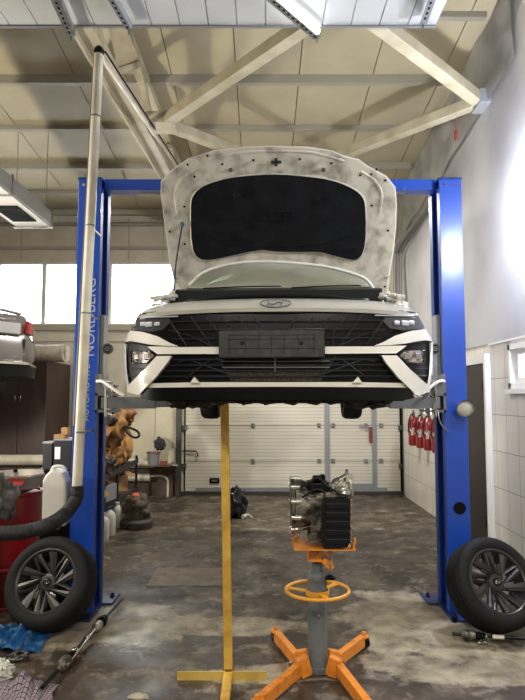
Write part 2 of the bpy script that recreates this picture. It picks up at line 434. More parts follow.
bm = B(); bx(bm, XR-.07, XR-.04, dy0+.02, dy0+.05, 1.72, 1.84); bx(bm, XR-.07, XR-.04, dy0+.02, dy0+.05, .3, .42); obj('hinge', bm, dsteel, dr)
bm = B(); bx(bm, XR-.06, XR-.04, dy1-.12, dy1-.08, .95, 1.1); tube(bm, [(XR-.09, dy1-.1, 1.05), (XR-.09, dy1-.22, 1.05)], .008); obj('door_handle', bm, steel, dr)
bm = B(); bx(bm, XR-.046, XR-.04, 7.0, 7.12, 1.42, 1.66); tag(obj('notice', bm, red_ext), 'small red notice on the dark brown door behind the right lift post', 'notice')
bm = B(); bx(bm, XR-.02, XR, YF, dy0-.05, 2.2, 2.24); bx(bm, XR-.02, XR, dy1+.05, YB, 2.2, 2.24); struct('trim_7', bm, white_tr)
# unseen walls closing the room
bm = B(); bx(bm, XL-.15, XL, YF, YB+.15, 0, 6.6); struct('wall_left', bm, plainwall)
bm = B(); bx(bm, XL-.15, XR+.3, YF-.15, YF, 0, 6.6); struct('wall_front', bm, plainwall)
# purlins
for i, y in enumerate((2.6, 3.6, 4.6, 5.6, 6.58, 7.63, 8.63, 9.56)):
    bm = B(); h = .1 if i % 2 == 0 else .06; z = hc(y)
    bx(bm, XL, 2.2, y, y+.012, z-h, z-.004); bx(bm, XL, 2.2, y+.012, y+.07, z-h, z-h+.012); 
    tag(obj('roof_purlin', bm, purl_m), 'steel purlin running across the beige ceiling, %s' % ['above the raised panel, nearest the camera', 'above the raised panel, second from the camera', 'above the rear part of the raised panel', 'just behind the raised panel edge', 'first one visible above the truss node', 'thin one behind the bracing nodes', 'just above the raised bonnet', 'last one before the back wall'][i], 'beam', 'ceiling purlins')
# garage door
dr = struct('door_1', (lambda b: (bx(b, DX0+.03, DX1-.03, YB+.03, YB+.08, .06, 3.25), b)[1])(B()), door_m)
sx = [W(160+180*0, 0, YB)]
def dpx(u, v): return W(u, v, YB+.03)
bm = B()
for v in (425.5, 461): z = dpx(300, v).z; bx(bm, DX0+.03, DX1-.03, YB+.024, YB+.031, z-.006, z+.006)
obj('section_joint', bm, M('door_joint', '9a9483', .6), dr)
for u in (253, 319, 333, 366, 381):
    for v in (425.5, 461):
        p = dpx(u, v); bm = B(); bx(bm, p.x-.035, p.x+.035, YB+.012, YB+.03, p.z-.04, p.z+.04, .006); cyl(bm, (p.x, YB+.0, p.z), (p.x, YB+.012, p.z), .012, 10); obj('hinge', bm, galv, dr)
bm = B(); a, b = dpx(327, 450).x, dpx(374, 450).x; z = dpx(350, 485.5).z
bx(bm, a-.04, a+.04, YB+.0, YB+.03, z, 2.3); bx(bm, b-.035, b+.035, YB+.0, YB+.03, z-.035, 2.3); bx(bm, a+.04, b-.035, YB+.0, YB+.03, z-.035, z+.035); obj('wicket_frame', bm, steel_p, dr)
bm = B(); p = dpx(370.5, 435); bx(bm, p.x-.03, p.x+.03, YB-.01, YB+.03, p.z-.13, p.z+.14, .01); obj('wicket_lock', bm, M('lock_brown', '7c3a30', .5), dr)
bm = B(); tube(bm, [(p.x, YB-.01, p.z+.08), (p.x, YB-.05, p.z+.08), (p.x-.11, YB-.05, p.z+.08)], .009); obj('door_handle', bm, steel, dr)
bm = B()
for u in (361, 366.5): q = dpx(u, 426); cyl(bm, (q.x, YB+.03, q.z), (q.x, YB, q.z), .035, 16)
obj('lock_cylinder', bm, steel_p, dr)
bm = B(); p = dpx(214.5, 480.5); box(bm, (p.x, YB+.02, p.z), (.17, .03, .09), None, .014); obj('door_handle', bm, bplastic, dr)
bm = B(); box(bm, (p.x, YB+.003, p.z), (.1, .006, .03), None, .002); obj('grip', bm, steel, dr)
p = dpx(187, 450); q = dpx(192, 451)
bm = B(); p = dpx(183, 450.5); q = dpx(198, 451); tube(bm, [(p.x, YB-.01, p.z), (q.x-.03, YB-.01, q.z), (q.x, YB-.01, q.z-.05), (q.x, YB-.01, q.z-.09)], .012); obj('latch_bar', bm, dsteel, dr)
bm = B(); p0 = dpx(196, 492); bx(bm, p0.x, dpx(387, 490).x, YB-.0, YB+.03, .06, .12); obj('bottom_rail', bm, steel_p, dr)
bm = B(); bx(bm, DX0-.12, DX0-.03, YB-.1, YB+.1, 0, DZ+.1); bx(bm, DX1+.0, DX1+.07, YB-.1, YB+.1, 0, DZ+.1); bx(bm, DX0-.03, DX1, YB-.04, YB+.1, DZ-.05, DZ+.05)
for z in (.45, 1.1, 1.7, 2.2): bx(bm, DX0-.03, DX0+.05, YB-.04, YB+.02, z, z+.08); bx(bm, DX1-.06, DX1, YB-.04, YB+.02, z, z+.08)
obj('door_track', bm, M('door_track_dark', '4c4a47', .5, .4), dr)
bm = B(); bx(bm, DX0-.03, DX1, YB+.1, YB+.14, 0, DZ); struct('trim_8', bm, dsteel)
bm = B(); bx(bm, DX0-.1, DX1+.1, YB-.02, YB+.1, 0.001, .06); struct('trim_9', bm, M('threshold', '3a342e', .8))
# ground outside + sky
bm = B(); bx(bm, -30, 30, YB+.4, 60, -.3, -.2); struct('ground', bm, M('snow_ground', 'cccccc', .9))

# ================================================================== ROOF STEEL
ZT = 4.7
t = thing('roof_truss', 'cream steel roof truss running away above the left lift post', 'truss', (-1.45, 5, ZT))
tx = -1.42
MW[t.name] = Matrix.Translation((-1.45, 5, ZT)); 
bm = B(); bx(bm, tx-.1, tx+.06, 2.5, YB, ZT-.06, ZT+.02); bx(bm, tx-.1, tx-.08, 2.5, YB, ZT-.12, ZT-.06); obj('bottom_chord', bm, beam_m, t)
bm = B(); beam(bm, (tx, 2.5, hc(2.5)-.1), (tx, YB, hc(YB)-.13), .12, .1) ; obj('top_chord', bm, beam_m, t)
for o_ in list(t.children): o_.rotation_euler = (0, 0, -.05)
for y0, y1 in ((4.6, 5.4), (6.2, 5.4), (6.2, 7.15), (7.9, 7.15), (7.9, 8.7), (9.4, 8.7)):
    bm = B(); beam(bm, (tx+.02, y0, hc(y0)-.14), (tx+.02, y1, ZT), .06, .06); obj('web_member', bm, beam_m, t).rotation_euler = (0, 0, -.05)
nL = G(162, 123, ZT); nR = G(480, 101, ZT); nN = G(345, -2, ZT); nF = G(295, 173, ZT)
bm = B(); box(bm, nL, (.3, .3, .13), None, .005); obj('node_plate', bm, beam_m, t)
for nm, a, b in (('from left truss node up towards raised panel', nL, nN), ('from right wall up towards raised panel', nR, nN), ('from left truss node back over the bonnet', nL, nF), ('from right wall back over the bonnet', nR, nF)):
    bm = B(); beam(bm, a, b, .12, .11); tag(obj('roof_brace', bm, beam_m, None, bevel=.006), 'square cream steel brace '+nm, 'brace', 'diagonal roof braces')
bm = B(); box(bm, nR+V((.03, 0, 0)), (.16, .26, .15), None, .005); tag(obj('wall_bracket', bm, steel_p), 'grey bracket on the right wall where two braces meet', 'bracket')
bm = B(); c = W(456, 135, 6.6); box(bm, c, (.035, .035, .12), None, .008); tube(bm, [c+V((0, 0, .05)), c+V((.0, 0, .35))], .006)
tag(obj('wire_hook', bm, M('hook_red', '8a3a33', .5)), 'small reddish hook hanging beside the right wall bracket', 'hook')

# raised overhead ribbed panel
PZ = 3.9
c = W(432, 27, 3.64)
t = thing('overhead_panel', 'white ribbed overhead panel at the top edge of the picture', 'panel', (-.4, 2.5, PZ))
bm = B(); bx(bm, -2.6, 1.05, 1.1, 3.46, PZ+.012, PZ+.06)
for k in range(21): bx(bm, 1.05-.172*(k+1)+.003, 1.05-.172*k-.003, 1.1, 3.46, PZ, PZ+.011)
obj('panel_skin', bm, M('overhead_white', 'd5d8d8', .4, 0, 'c5c9ca', 1.5), t)
bm = B(); bx(bm, -2.6, 1.05, 3.46, 3.48, PZ-.01, PZ+.07); obj('end_rail', bm, steel_p, t)
for nm, x0 in (('dark rail', W(70, 34, 3.55).x),):
    pass
def rail(u0, v0, u1, v1, z, mat, label, w=.05):
    a = G(u0, v0, z); b = G(u1, v1, z); d = (b-a).normalized()
    t = thing('slotted_rail', label, 'rail', tuple(a))
    bm = B(); beam(bm, a, b, w, .004); s = d.cross(V((0, 0, 1))).normalized()
    beam(bm, a+s*w/2+V((0, 0, .02)), b+s*w/2+V((0, 0, .02)), .004, .045); obj('angle', bm, mat, t)
    bm = B(); n = int((b-a).length/.045)
    for i in range(n): p = a+d*(.03+i*.045); box(bm, p+V((0, 0, -.0026)), (.012, .022, .001), Matrix((s, d, V((0, 0, 1)))).transposed())
    obj('slot', bm, bdark, t)
    bm = B(); cyl(bm, b+V((0, 0, -.03)), b+V((0, 0, .05)), .006, 8); obj('hanger', bm, steel, t)
    return t
rail(50, -12, 71, 36, PZ-.06, galv, 'slotted grey steel rail under left side of the overhead panel')
rail(104, -12, 129, 30, PZ-.06, steel_p, 'narrow slotted rail between the left rail and the bright rail', .035)
rail(436, -12, 423, 24, PZ-.06, steel_p, 'slotted rail at the right edge of the overhead panel', .04)
a = G(255, -16, PZ-.06); b = G(318, 38, PZ-.06); 
rail(255, -14, 317, 38, PZ-.07, galv, 'slotted rail carrying the bright tube lamp, tip past the overhead panel', .045)
t = thing('tube_lamp', 'bright white tube lamp slanting under the overhead panel', 'lamp', tuple(a))
off = V((.045, 0, -.0)); 
bm = B(); tube(bm, [a+off, a+off+(b-a)*.86], .018, 12); obj('glowing_tube', bm, M('tube_glow', 'ffffff', .5, emit=6), t)
bm = B(); beam(bm, a+off+V((0, 0, .03)), a+off+(b-a)*.86+V((0, 0, .03)), .05, .015); obj('lamp_body', bm, white_tr, t)
# wire hangers above duct
# ---- ventilation duct upper left
t = thing('air_duct', 'grey rectangular hanging air duct at the upper left', 'duct', (-3, 6.5, 3.9))
e = W(52, 226, 7.9); DX = e.x; dzb = e.z
bm = B(); bx(bm, DX-.5, DX-.0, 5.0, 7.9, dzb, dzb+.19, .006); obj('duct_body', bm, M('duct_grey', '8d8b86', .5, .3), t)
bm = B(); bx(bm, DX-.47, DX-.03, 5.05, 7.95, dzb-.012, dzb-.001); obj('bottom_panel', bm, white_tr, t)
bm = B()
for i in range(9): y = 7.0+i*.07; bx(bm, DX-.40, DX-.1, y, y+.045, dzb-.03, dzb-.013)
obj('grille', bm, bdark, t)
for y in (6.6, 7.88): bm = B(); bx(bm, DX-.51, DX+.01, y, y+.03, dzb-.03, dzb+.005); bx(bm, DX-.01, DX+.01, y, y+.03, dzb, dzb+.22); obj('flange', bm, galv, t)
for y in (5.3, 7.8):
    bm = B()
    for x in (DX-.45, DX-.05): tube(bm, [(x, y, dzb+.19), (x, y, hc(y))], .005, 6)
    obj('hanger_rod', bm, steel, t)

# ================================================================== LIFT
PLX0, PLX1, PRX0, PRX1, PY0, PY1 = -1.485, -1.30, 1.425, 1.605, 4.72, 5.02
PZT = W(450, 179, PY0).z
lift_t = M('lettering_white', 'aeb6cc', .5)
for side, (x0, x1) in (('left', (PLX0, PLX1)), ('right', (PRX0, PRX1))):
    s = 1 if side == 'left' else -1; xi = x1 if s > 0 else x0; xo = x0 if s > 0 else x1
    t = thing('lift_post', 'tall blue two-post lift column %s' % ('with white lettering beside the white exhaust pipe' if s > 0 else 'with glossy face, next to the brown door'), 'lift post', (xo, PY0, 0))
    bm = B(); bx(bm, x0, x1, PY0, PY0+.012, .016, PZT, .003); bx(bm, min(xo, xo+s*.012), max(xo, xo+s*.012), PY0+.012, PY1-.012, .016, PZT); bx(bm, x0, x1, PY1-.012, PY1, .016, PZT)
    obj('column', bm, blue, t)
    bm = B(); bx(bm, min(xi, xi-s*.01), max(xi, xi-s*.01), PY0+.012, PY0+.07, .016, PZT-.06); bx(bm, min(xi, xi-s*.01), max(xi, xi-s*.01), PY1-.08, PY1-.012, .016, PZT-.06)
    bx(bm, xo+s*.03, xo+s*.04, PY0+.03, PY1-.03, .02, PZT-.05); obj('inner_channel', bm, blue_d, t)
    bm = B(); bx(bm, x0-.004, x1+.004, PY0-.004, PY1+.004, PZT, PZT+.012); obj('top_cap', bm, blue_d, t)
    bm = B(); bx(bm, min(xo-s*.08, xi+s*.025), max(xo-s*.08, xi+s*.025), 4.57, PY0+.1, 0, .016, .003); bx(bm, min(xo-s*.08, xi+s*.1), max(xo-s*.08, xi+s*.1), PY1-.08, 5.2, 0, .016, .003)
    bx(bm, min(xo-s*.06, xi+s*.02), max(xo-s*.06, xi+s*.02), PY0+.1, PY1-.08, 0, .016); obj('base_plate', bm, M('base_blue', '15327a', .45, 0, '1f2738', 8), t)
    for (bxx, byy) in ((xi-s*.01, 4.62), (xi+s*.06, 5.1), (xo-s*.04, 4.62)):
        bm = B(); cyl(bm, (bxx, byy, .016), (bxx, byy, .05), .012, 6); cyl(bm, (bxx, byy, .0161), (bxx, byy, .024), .022, 12); obj('anchor_bolt', bm, dsteel, t)
    for bxx in (x0+.045, x1-.045):
        bm = B(); cyl(bm, (bxx, PY0-.006, PZT-.05), (bxx, PY0, PZT-.05), .012, 8); obj('bolt', bm, chrome, t)
    if s > 0:
        R = Matrix(((0, 0, 0), (0, 0, 0), (0, 0, 0)))
        R = Matrix.Rotation(-PI/2, 3, 'Y').to_3x3() @ Matrix.Rotation(PI/2, 3, 'X')
        # reading bottom to top on the front face
        R = Matrix(((0, -1, 0), (0, 0, -1), (1, 0, 0)))
        R = Matrix(((0, -1, 0), (0, 0, -1), (1, 0, 0)))
        cN = W(93, 317, PY0); text('NORDBERG', .118, (x0+.122, PY0-.0015, cN.z), R, lift_t, 'lettering', t, stretch=1.0)
        cN = W(90, 390, PY0); text('AUTOMOTIVE', .07, (x0+.105, PY0-.0015, cN.z-.02), R, lift_t, 'lettering', t)
    else:
        bm = B(); p = W(459.5, 508, PY0); cyl(bm, (p.x, PY0, p.z), (p.x, PY0-.012, p.z), .046, 24); obj('rubber_cap', bm, bdark, t)
bm = B(); z = W(400, 187, 4.87).z
bx(bm, PLX1, PRX0, 4.81, 4.93, z-.045, z+.045, .004); cb = obj('lift_crossbeam', bm, blue); tag(cb, 'blue horizontal beam joining tops of the lift posts behind the bonnet', 'beam')
bm = B(); tube(bm, [W(396, 193, 4.77), W(405, 193, 4.77), W(405, 187, 4.77)], .006); tube(bm, [W(140, 193, 4.77), W(166, 194, 4.77)], .01)
obj('limit_bar', bm, steel, cb)
# carriages + arms (move together) on each side
for s, xi in ((1, PLX1), (-1, PRX0)):
    sd = 'left' if s > 0 else 'right'
    t = thing('lift_carriage', 'grey sliding lift carriage with swing arms under the %s side of the car' % ('headlamp-left' if False else sd), 'lift carriage', (xi, 4.87, 1.58))
    zc = 1.538
    bm = B(); bx(bm, min(xi-s*.09, xi+s*.025), max(xi-s*.09, xi+s*.025), 4.8, 4.93, zc, 2.32, .004); obj('slider', bm, steel_p, t)
    bm = B()
    x_a, x_b = xi+s*.0, xi+s*.13
    bx(bm, min(x_a, x_b), max(x_a, x_b), 4.67, 4.99, zc, zc+.02); bx(bm, min(x_a, x_b), max(x_a, x_b), 4.67, 4.99, zc+.13, zc+.15); bx(bm, min(x_a, x_a+s*.02), max(x_a, x_a+s*.02), 4.67, 4.99, zc, zc+.3)
    obj('yoke', bm, steel, t)
    bm = B(); prism(bm, [(0, .15), (.12, .15), (.03, .22), (0, .3)], lambda p, d: V((xi+s*(.02+p[0]), 4.67+d, zc+p[1])), .01); obj('gusset', bm, steel, t)
    for yy, pad in ((4.73, (.09-s*.68, 4.79)), (4.93, (.2-s*.70, 6.15))):
        bm = B(); cyl(bm, (xi+s*.09, yy, zc-.02), (xi+s*.09, yy, zc+.2), .022, 14); cyl(bm, (xi+s*.09, yy, zc+.2), (xi+s*.09, yy, zc+.22), .035, 14); obj('pivot_pin', bm, chrome, t)
        a = V((xi+s*.04, yy, zc+.075)); b = V((pad[0], pad[1], zc+.075))
        bm = B(); m_ = a+(b-a)*.62; beam(bm, a, m_, .11, .09); beam(bm, m_-(b-a)*.05, b, .08, .06); arm = obj('swing_arm', bm, M('arm_grey', '74797d', .45, .3), t, bevel=.004)
        bm = B(); cyl(bm, (b.x, b.y, zc+.105), (b.x, b.y, zc+.115+.0), .055, 20); obj('pad', bm, bdark, t)
    # arm restraint lever and curved white guard
    bm = B(); tube(bm, [(xi+s*.02, 4.64, zc+.24), (xi+s*.08, 4.6, zc+.235), (xi+s*.2, 4.55, zc+.16), (xi+s*.26, 4.53, zc+.13)], .012, 10, 5); obj('guard', bm, white_tr, t)
    bm = B(); tube(bm, [(xi+s*.09, 4.65, zc-.03), (xi+s*.09, 4.65, zc+.25)], .012); tube(bm, [(xi+s*.04, 4.65, zc+.23), (xi+s*.14, 4.65, zc+.23)], .01); obj('lock_rod', bm, chrome, t)
    bm = B(); p = W(108 if s > 0 else 434, 349, 4.67)
    cyl(bm, p, p+V((0, -.02, 0)), .042, 28); o = obj('badge', bm, bplastic, t)
    bm = B(); R = Matrix(((1, 0, 0), (0, 0, -1), (0, 1, 0)))
    tube(bm, [p+V((.036*math.cos(a*PI/12), -.021, .036*math.sin(a*PI/12))) for a in range(24)], .0025, 6, 0, True)
    for k in (-1, 0, 1): bx(bm, p.x-.026+abs(k)*.006, p.x+.026-abs(k)*.006, p.y-.024, p.y-.02, p.z+k*.014-.003, p.z+k*.014+.003)
    obj('badge_mark', bm, steel, o)
    bm = B(); bx(bm, p.x-.01, p.x+.01, p.y, 4.8, p.z-.01, p.z+.01); obj('badge_bracket', bm, steel, o)
    if s < 0:
        bm = B(); tube(bm, [W(438, 410, 4.67), W(440, 422, 4.65), W(446, 430, 4.65), W(450, 433, 4.69)], .006, 8, 5); obj('release_cable', bm, chrome, t)
# cable/column dark upper slider rails
t = thing('work_lamp', 'round chrome work lamp on the right blue lift post', 'lamp', tuple(W(460, 408, PY0)))
p = W(460.5, 408, PY0); d = V((-.12, -1, -.35)).normalized()
bm = B(); q = p+V((0, -.11, 0)); lathe(bm, [(.02, -.06), (.05, -.04), (.066, 0), (.07, .01), (.062, .01), (.055, -.01), (.01, -.02)], q, q+d, 28); obj('lamp_shell', bm, chrome, t, True)
bm = B(); lathe(bm, [(.055, 0), (.05, .004), (.001, .006)], q-d*.006, q+d, 28); obj('lens', bm, glass_lamp, t, True)
bm = B(); tube(bm, [p+V((0, .0, -.0)), q-d*.05], .012); obj('bracket', bm, steel, t)

# exhaust pipe
t = thing('exhaust_pipe', 'tall white exhaust extraction pipe standing beside the left blue post', 'pipe', (-1.35, 4.47, .9))
pt, pb = W(99, 52, 4.5), W(77, 489, 4.36)
pm = pt+(pb-pt)*.5
bm = B(); cyl(bm, pb, pt, .036, 24); obj('pipe', bm, cream, t, True)
bm = B(); cyl(bm, pt+V((-.034, .045, .0)), pb+V((-.034, .045, .45)), .022, 12); obj('dark_edge_tube', bm, M('edge_tube_dark', '3a3a3c', .5), t, True)  # dark tube left of the pipe, standing for the post's dark blue edge
for k in (.16, .42, .62, .88):
    bm = B(); c = pt+(pb-pt)*k; lathe(bm, [(.037, -.006), (.039, -.006), (.039, .006), (.037, .006)], c, c+(pt-pb).normalized(), 24); obj('clamp', bm, steel, t)
    bm = B(); beam(bm, c+V((0, .03, 0)), V((max(c.x, PLX0+.01), PY0, c.z)), .012, .012); obj('clamp_arm', bm, steel, t)
bm = B(); blob(bm, pt, (.042, .042, .05), .05, 2, 1, 3); obj('elbow', bm, bplastic, t, True)
pe = V((-1.2, 8.9, 4.99)); 
bm = B(); cyl(bm, pt, pe, .022, 16); obj('roof_run', bm, cream, t, True)
bm = B(); cyl(bm, pt+V((.05, 0, .0)), pe+V((.045, 0, 0)), .008, 8); obj('cable', bm, bdark, t, True)
# corrugated hose
t = None
hp = [W(77, 486, 4.36), W(76.5, 498, 4.35), W(66, 513, 4.28), W(50, 524, 4.05), W(28, 531, 3.98), W(4, 533.5, 3.92), W(-25, 533, 3.9), W(-45, 520, 3.9)]
bm = B(); tube(bm, hp, .047, 20, 26, False, lambda i, n: 1+.05*math.sin(i*2.1)); tag(obj('corrugated_hose', bm, hose_m, None, True), 'black corrugated exhaust hose curving from the white pipe to the left', 'hose')

# ================================================================== CAR (white, raised)
CX, CY, CZ, CA = .07, 3.2, 1.49, -math.radians(2.2)
car = thing('car', 'white car with raised bonnet lifted on the blue two-post lift', 'car', (CX, CY, CZ), None, CA)
CM = MW[car.name]; CI = CM.inverted()
def SF(x, z):
    a = abs(x)
    return .11*(a/.7)**2+2.6*max(0, a-.62)**2+.6*max(0, z-.5)**2+.15*max(0, .3-z)
def c2w(x, y, z): return CM@V((x, y, z))
def L(u, v, off=0):          # photo point -> (x, z) on car front surface
    d = CI.to_3x3()@ray(u, v); o = CI@V((0, 0, CH)); y = 0.1
    for _ in range(12):
        t = (y-o.y)/d.y; p = o+d*t; y = SF(p.x, p.z)+off
    return (p.x, p.z)
def sf(off):
    return lambda x, z, d: c2w(x, SF(x, z)+off+d, z)
def both(pts):               # left-half photo outline mirrored
    l = [L(u, v) for u, v in pts]; return [l, [(-x, z) for x, z in reversed(l)]]
def full(pts):               # outline of left half from centre-top to centre-bottom, mirrored into one
    l = [L(u, v) for u, v in pts]; l[0] = (0, l[0][1]); l[-1] = (0, l[-1][1])
    return l+[(-x, z) for x, z in reversed(l[1:-1])]
def cpart(name, polys, off, th, mat, label=None, grid=.045, parent=None, sm=50):
    o = None
    for pl in polys:
        bm = B(); sheet(bm, pl, sf(off), th, grid); o = obj(name, bm, mat, parent or car, sm, label)
    return o
# backing
cpart('bumper_core', [full([(275, 309), (137, 314), (131, 326), (126, 342), (126, 375), (131, 388), (142, 396), (150, 401), (275, 402)])], .03, .05, bplastic)
# white wing above fog lamps (A)
cpart('bumper_skin', both([(130, 330.5), (143, 332), (158, 336.5), (170, 343), (181, 347.2), (175, 347.6), (149, 345), (128, 341.5), (125, 344), (124.5, 343), (126, 338)]), 0, .05, white_paint)
cpart('side_edge', both([(123.6, 343), (125.6, 342.5), (126.5, 370), (129, 386), (127, 388), (124.5, 372)]), .0, .06, white_paint)
for pts_ in ([(125, 343.5), (130, 343), (149, 346), (165, 347.6), (182, 348)],): pass
# central bar
bar = [(275, 347.4), (181, 347.4), (148, 346.8), (152, 350), (158, 354.3), (220, 354.3), (275, 354.3)]
cpart('grille_bar', [full(bar)], -.018, .05, white_paint)
# fins
cpart('bumper_fin', both([(158, 356.6), (172.6, 356.4), (168.6, 363.5), (157, 378), (143.5, 391.7), (141, 395), (128, 392), (128.4, 387), (134.5, 381), (146, 370)]), -.04, .06, white_paint)
# lower strip
cpart('lower_strip', [full([(275, 382.3), (200, 382.3), (148, 383.6), (144.5, 388), (200, 387.2), (275, 386.8)])], -.015, .05, white_paint)
cpart('tow_tab', both([(191, 383), (195, 377), (200.5, 383)]), -.03, .03, white_paint)
cpart('front_lip', [full([(275, 387), (146, 388.2), (141, 398), (150, 400), (275, 400)])], -.025, .06, M('lip_plastic', '0a0a0c', .3))
# nose with emblem: front edge strip on the surface + roll back
def strip(name, mat, rows, parent=car):
    bm = B(); g = [[bm.verts.new(c2w(*p)) for p in r] for r in rows]
    for a, b in zip(g, g[1:]):
        for i in range(len(a)-1): bm.faces.new((a[i], a[i+1], b[i+1], b[i]))
    bmesh.ops.solidify(bm, geom=list(bm.faces), thickness=.012)
    return obj(name, bm, mat, parent, 45)
xs = [i/24*2-1 for i in range(25)]
lz = L(275, 311.5)[1]; 
def nose_row(dy, z0, z1, hw): 
    return [(x*hw, SF(x*hw, .62)+dy, z0+(z1-z0)*abs(x)**3) for x in xs]
zt = L(275, 297)[1]
rows = [nose_row(0.0, lz, lz-.012, .79), nose_row(-.004, lz+.02, lz+.008, .79), nose_row(.02, lz+.045, lz+.03, .79), nose_row(.08, lz+.075, lz+.055, .78), nose_row(.16, lz+.098, lz+.08, .76)]
strip('nose_panel', white_paint, rows)
cpart("nose_gap", [full([(275, 311.8), (139, 313.8), (139, 315.4), (275, 313.4)])], .0, .03, bdark)
# emblem: oval ring + slanted H, rising on the nose panel
em = obj('emblem', (lambda b: (tube(b, [c2w(.062*1.32*math.cos(a*PI/20), SF(0, .62)+.012+.5*(.036*math.sin(a*PI/20)), lz+.047+.024*math.sin(a*PI/20)) for a in range(40)], .0045, 8, 0, True), b)[1])(B()), steel, car, True)
bm = B()
def ep(x, z): return c2w(x, SF(0, .62)+.008+.5*z, lz+.047+z)
tube(bm, [ep(-.045, -.016), ep(-.03, .018)], .005, 8); tube(bm, [ep(.03, -.018), ep(.045, .016)], .005, 8); tube(bm, [ep(-.038, -.002), ep(-.01, -.006), ep(.01, .006), ep(.038, .002)], .0045, 8, 3)
obj('emblem_letter', bm, steel, em, True)
# upper grille (gloss black recess) with diagonal pattern
ug = [(275, 313.5), (180, 315), (170, 318), (160, 331), (170, 341), (184, 346.8), (275, 346.8)]
cpart('upper_grille', [full(ug)], .012, .02, M('grille_black', '0a0b0d', .35))
def gl(pts, r, mat, name, off=-.002, mirror=True, parent=car):
    l = [L(u, v) for u, v in pts]
    for sg in ((1, -1) if mirror else (1,)):
        bm = B(); pp = []
        for (a, b) in zip(l, l[1:]):
            for k in range(6): t = k/6; pp.append((a[0]+(b[0]-a[0])*t, a[1]+(b[1]-a[1])*t))
        pp.append(l[-1])
        tube(bm, [c2w(sg*x, SF(x, z)+off, z) for x, z in pp], r, 6); obj(name, bm, mat, parent, True)
for pts in ([(172, 322), (275, 321)], [(168, 330.5), (275, 330)], [(172, 339), (275, 338.8)], [(168, 318), (186, 345)], [(191, 317), (212, 346)], [(221, 316), (236, 334)], [(254, 315), (264, 332)], [(212, 346), (191, 336), (168, 330)], [(205, 316), (219, 333), (219, 346)], [(238, 316), (248, 333)]):
    gl(pts, .0035, slat_m, 'grille_slat', -.004)
gl([(125.5, 343), (131, 342.2), (149, 345.6), (163, 347), (181, 347.6)], .006, bdark, 'seam', -.006)
# lower grille
cpart('lower_grille', [full([(275, 354.5), (173, 356), (169, 363), (157, 378), (150, 383), (275, 383)])], .012, .02, bplastic)
for pts in ([(173, 360), (275, 360)], [(169, 365.5), (275, 365.5)], [(165, 371), (275, 371)], [(160, 376.5), (275, 376.5)], [(178, 362), (190, 360), (233, 376), (236, 383)], [(216, 357), (232, 378)], [(186, 378), (210, 360)]):
    gl(pts, .004, slat_m, 'grille_slat', -.004)
gl([(275, 358), (275, 372)], .003, steel, 'grille_slat', -.01, False)
gl([(222, 361.5), (275, 361.5)], .003, steel, 'radiator_tube', -.008); gl([(222, 367.5), (275, 367.5)], .003, steel, 'radiator_tube', -.008)
# condenser seen through the centre of the lower grille
cpart('condenser', [full([(275, 371), (228, 371), (230, 381.5), (275, 381.5)])], .004, .02, M('condenser', '4a463e', .5, .6, '2b2925', 80))
# licence plate holder
pm = M('plate_holder', '222326', .4, 0, '303134', 25, (.5, .6))
p0 = L(220.5, 331); p1 = L(324, 358)
ph = obj('plate_holder', (lambda b: (sheet(b, [(p0[0], p1[1]), (p1[0], p1[1]), (p1[0], p0[1]), (p0[0], p0[1])], lambda x, z, d: c2w(x, -.05+d+.03*x*x, z), .014, .05), b)[1])(B()), pm, car, 40)
bm = B(); rw, rh = (p1[0]-p0[0]), (p0[1]-p1[1]); cx0, cz0 = (p0[0]+p1[0])/2, (p0[1]+p1[1])/2
fr = [(-rw/2, -rh/2), (rw/2, -rh/2), (rw/2, rh/2), (-rw/2, rh/2)]
tube(bm, [c2w(cx0+a, -.052+.03*(cx0+a)**2, cz0+b) for a, b in fr], .005, 6, 0, True)
for k in (-.4, -.25, -.12, 0, .12, .25, .4):
    tube(bm, [c2w(cx0+k*rw, -.051, cz0-rh*.38), c2w(cx0+k*rw, -.051, cz0+rh*.3)], .0022, 5)
for k in (-.18, .15, .3): tube(bm, [c2w(cx0-rw*.42, -.05, cz0+rh*k), c2w(cx0+rw*.42, -.05, cz0+rh*k)], .0018, 5)
obj('frame', bm, slat_m, ph, True)
for k in (-.28, .28): bm = B(); cyl(bm, c2w(cx0+k*rw, -.05, cz0), c2w(cx0+k*rw, .03, cz0), .012, 8); obj('mount', bm, bplastic, ph)
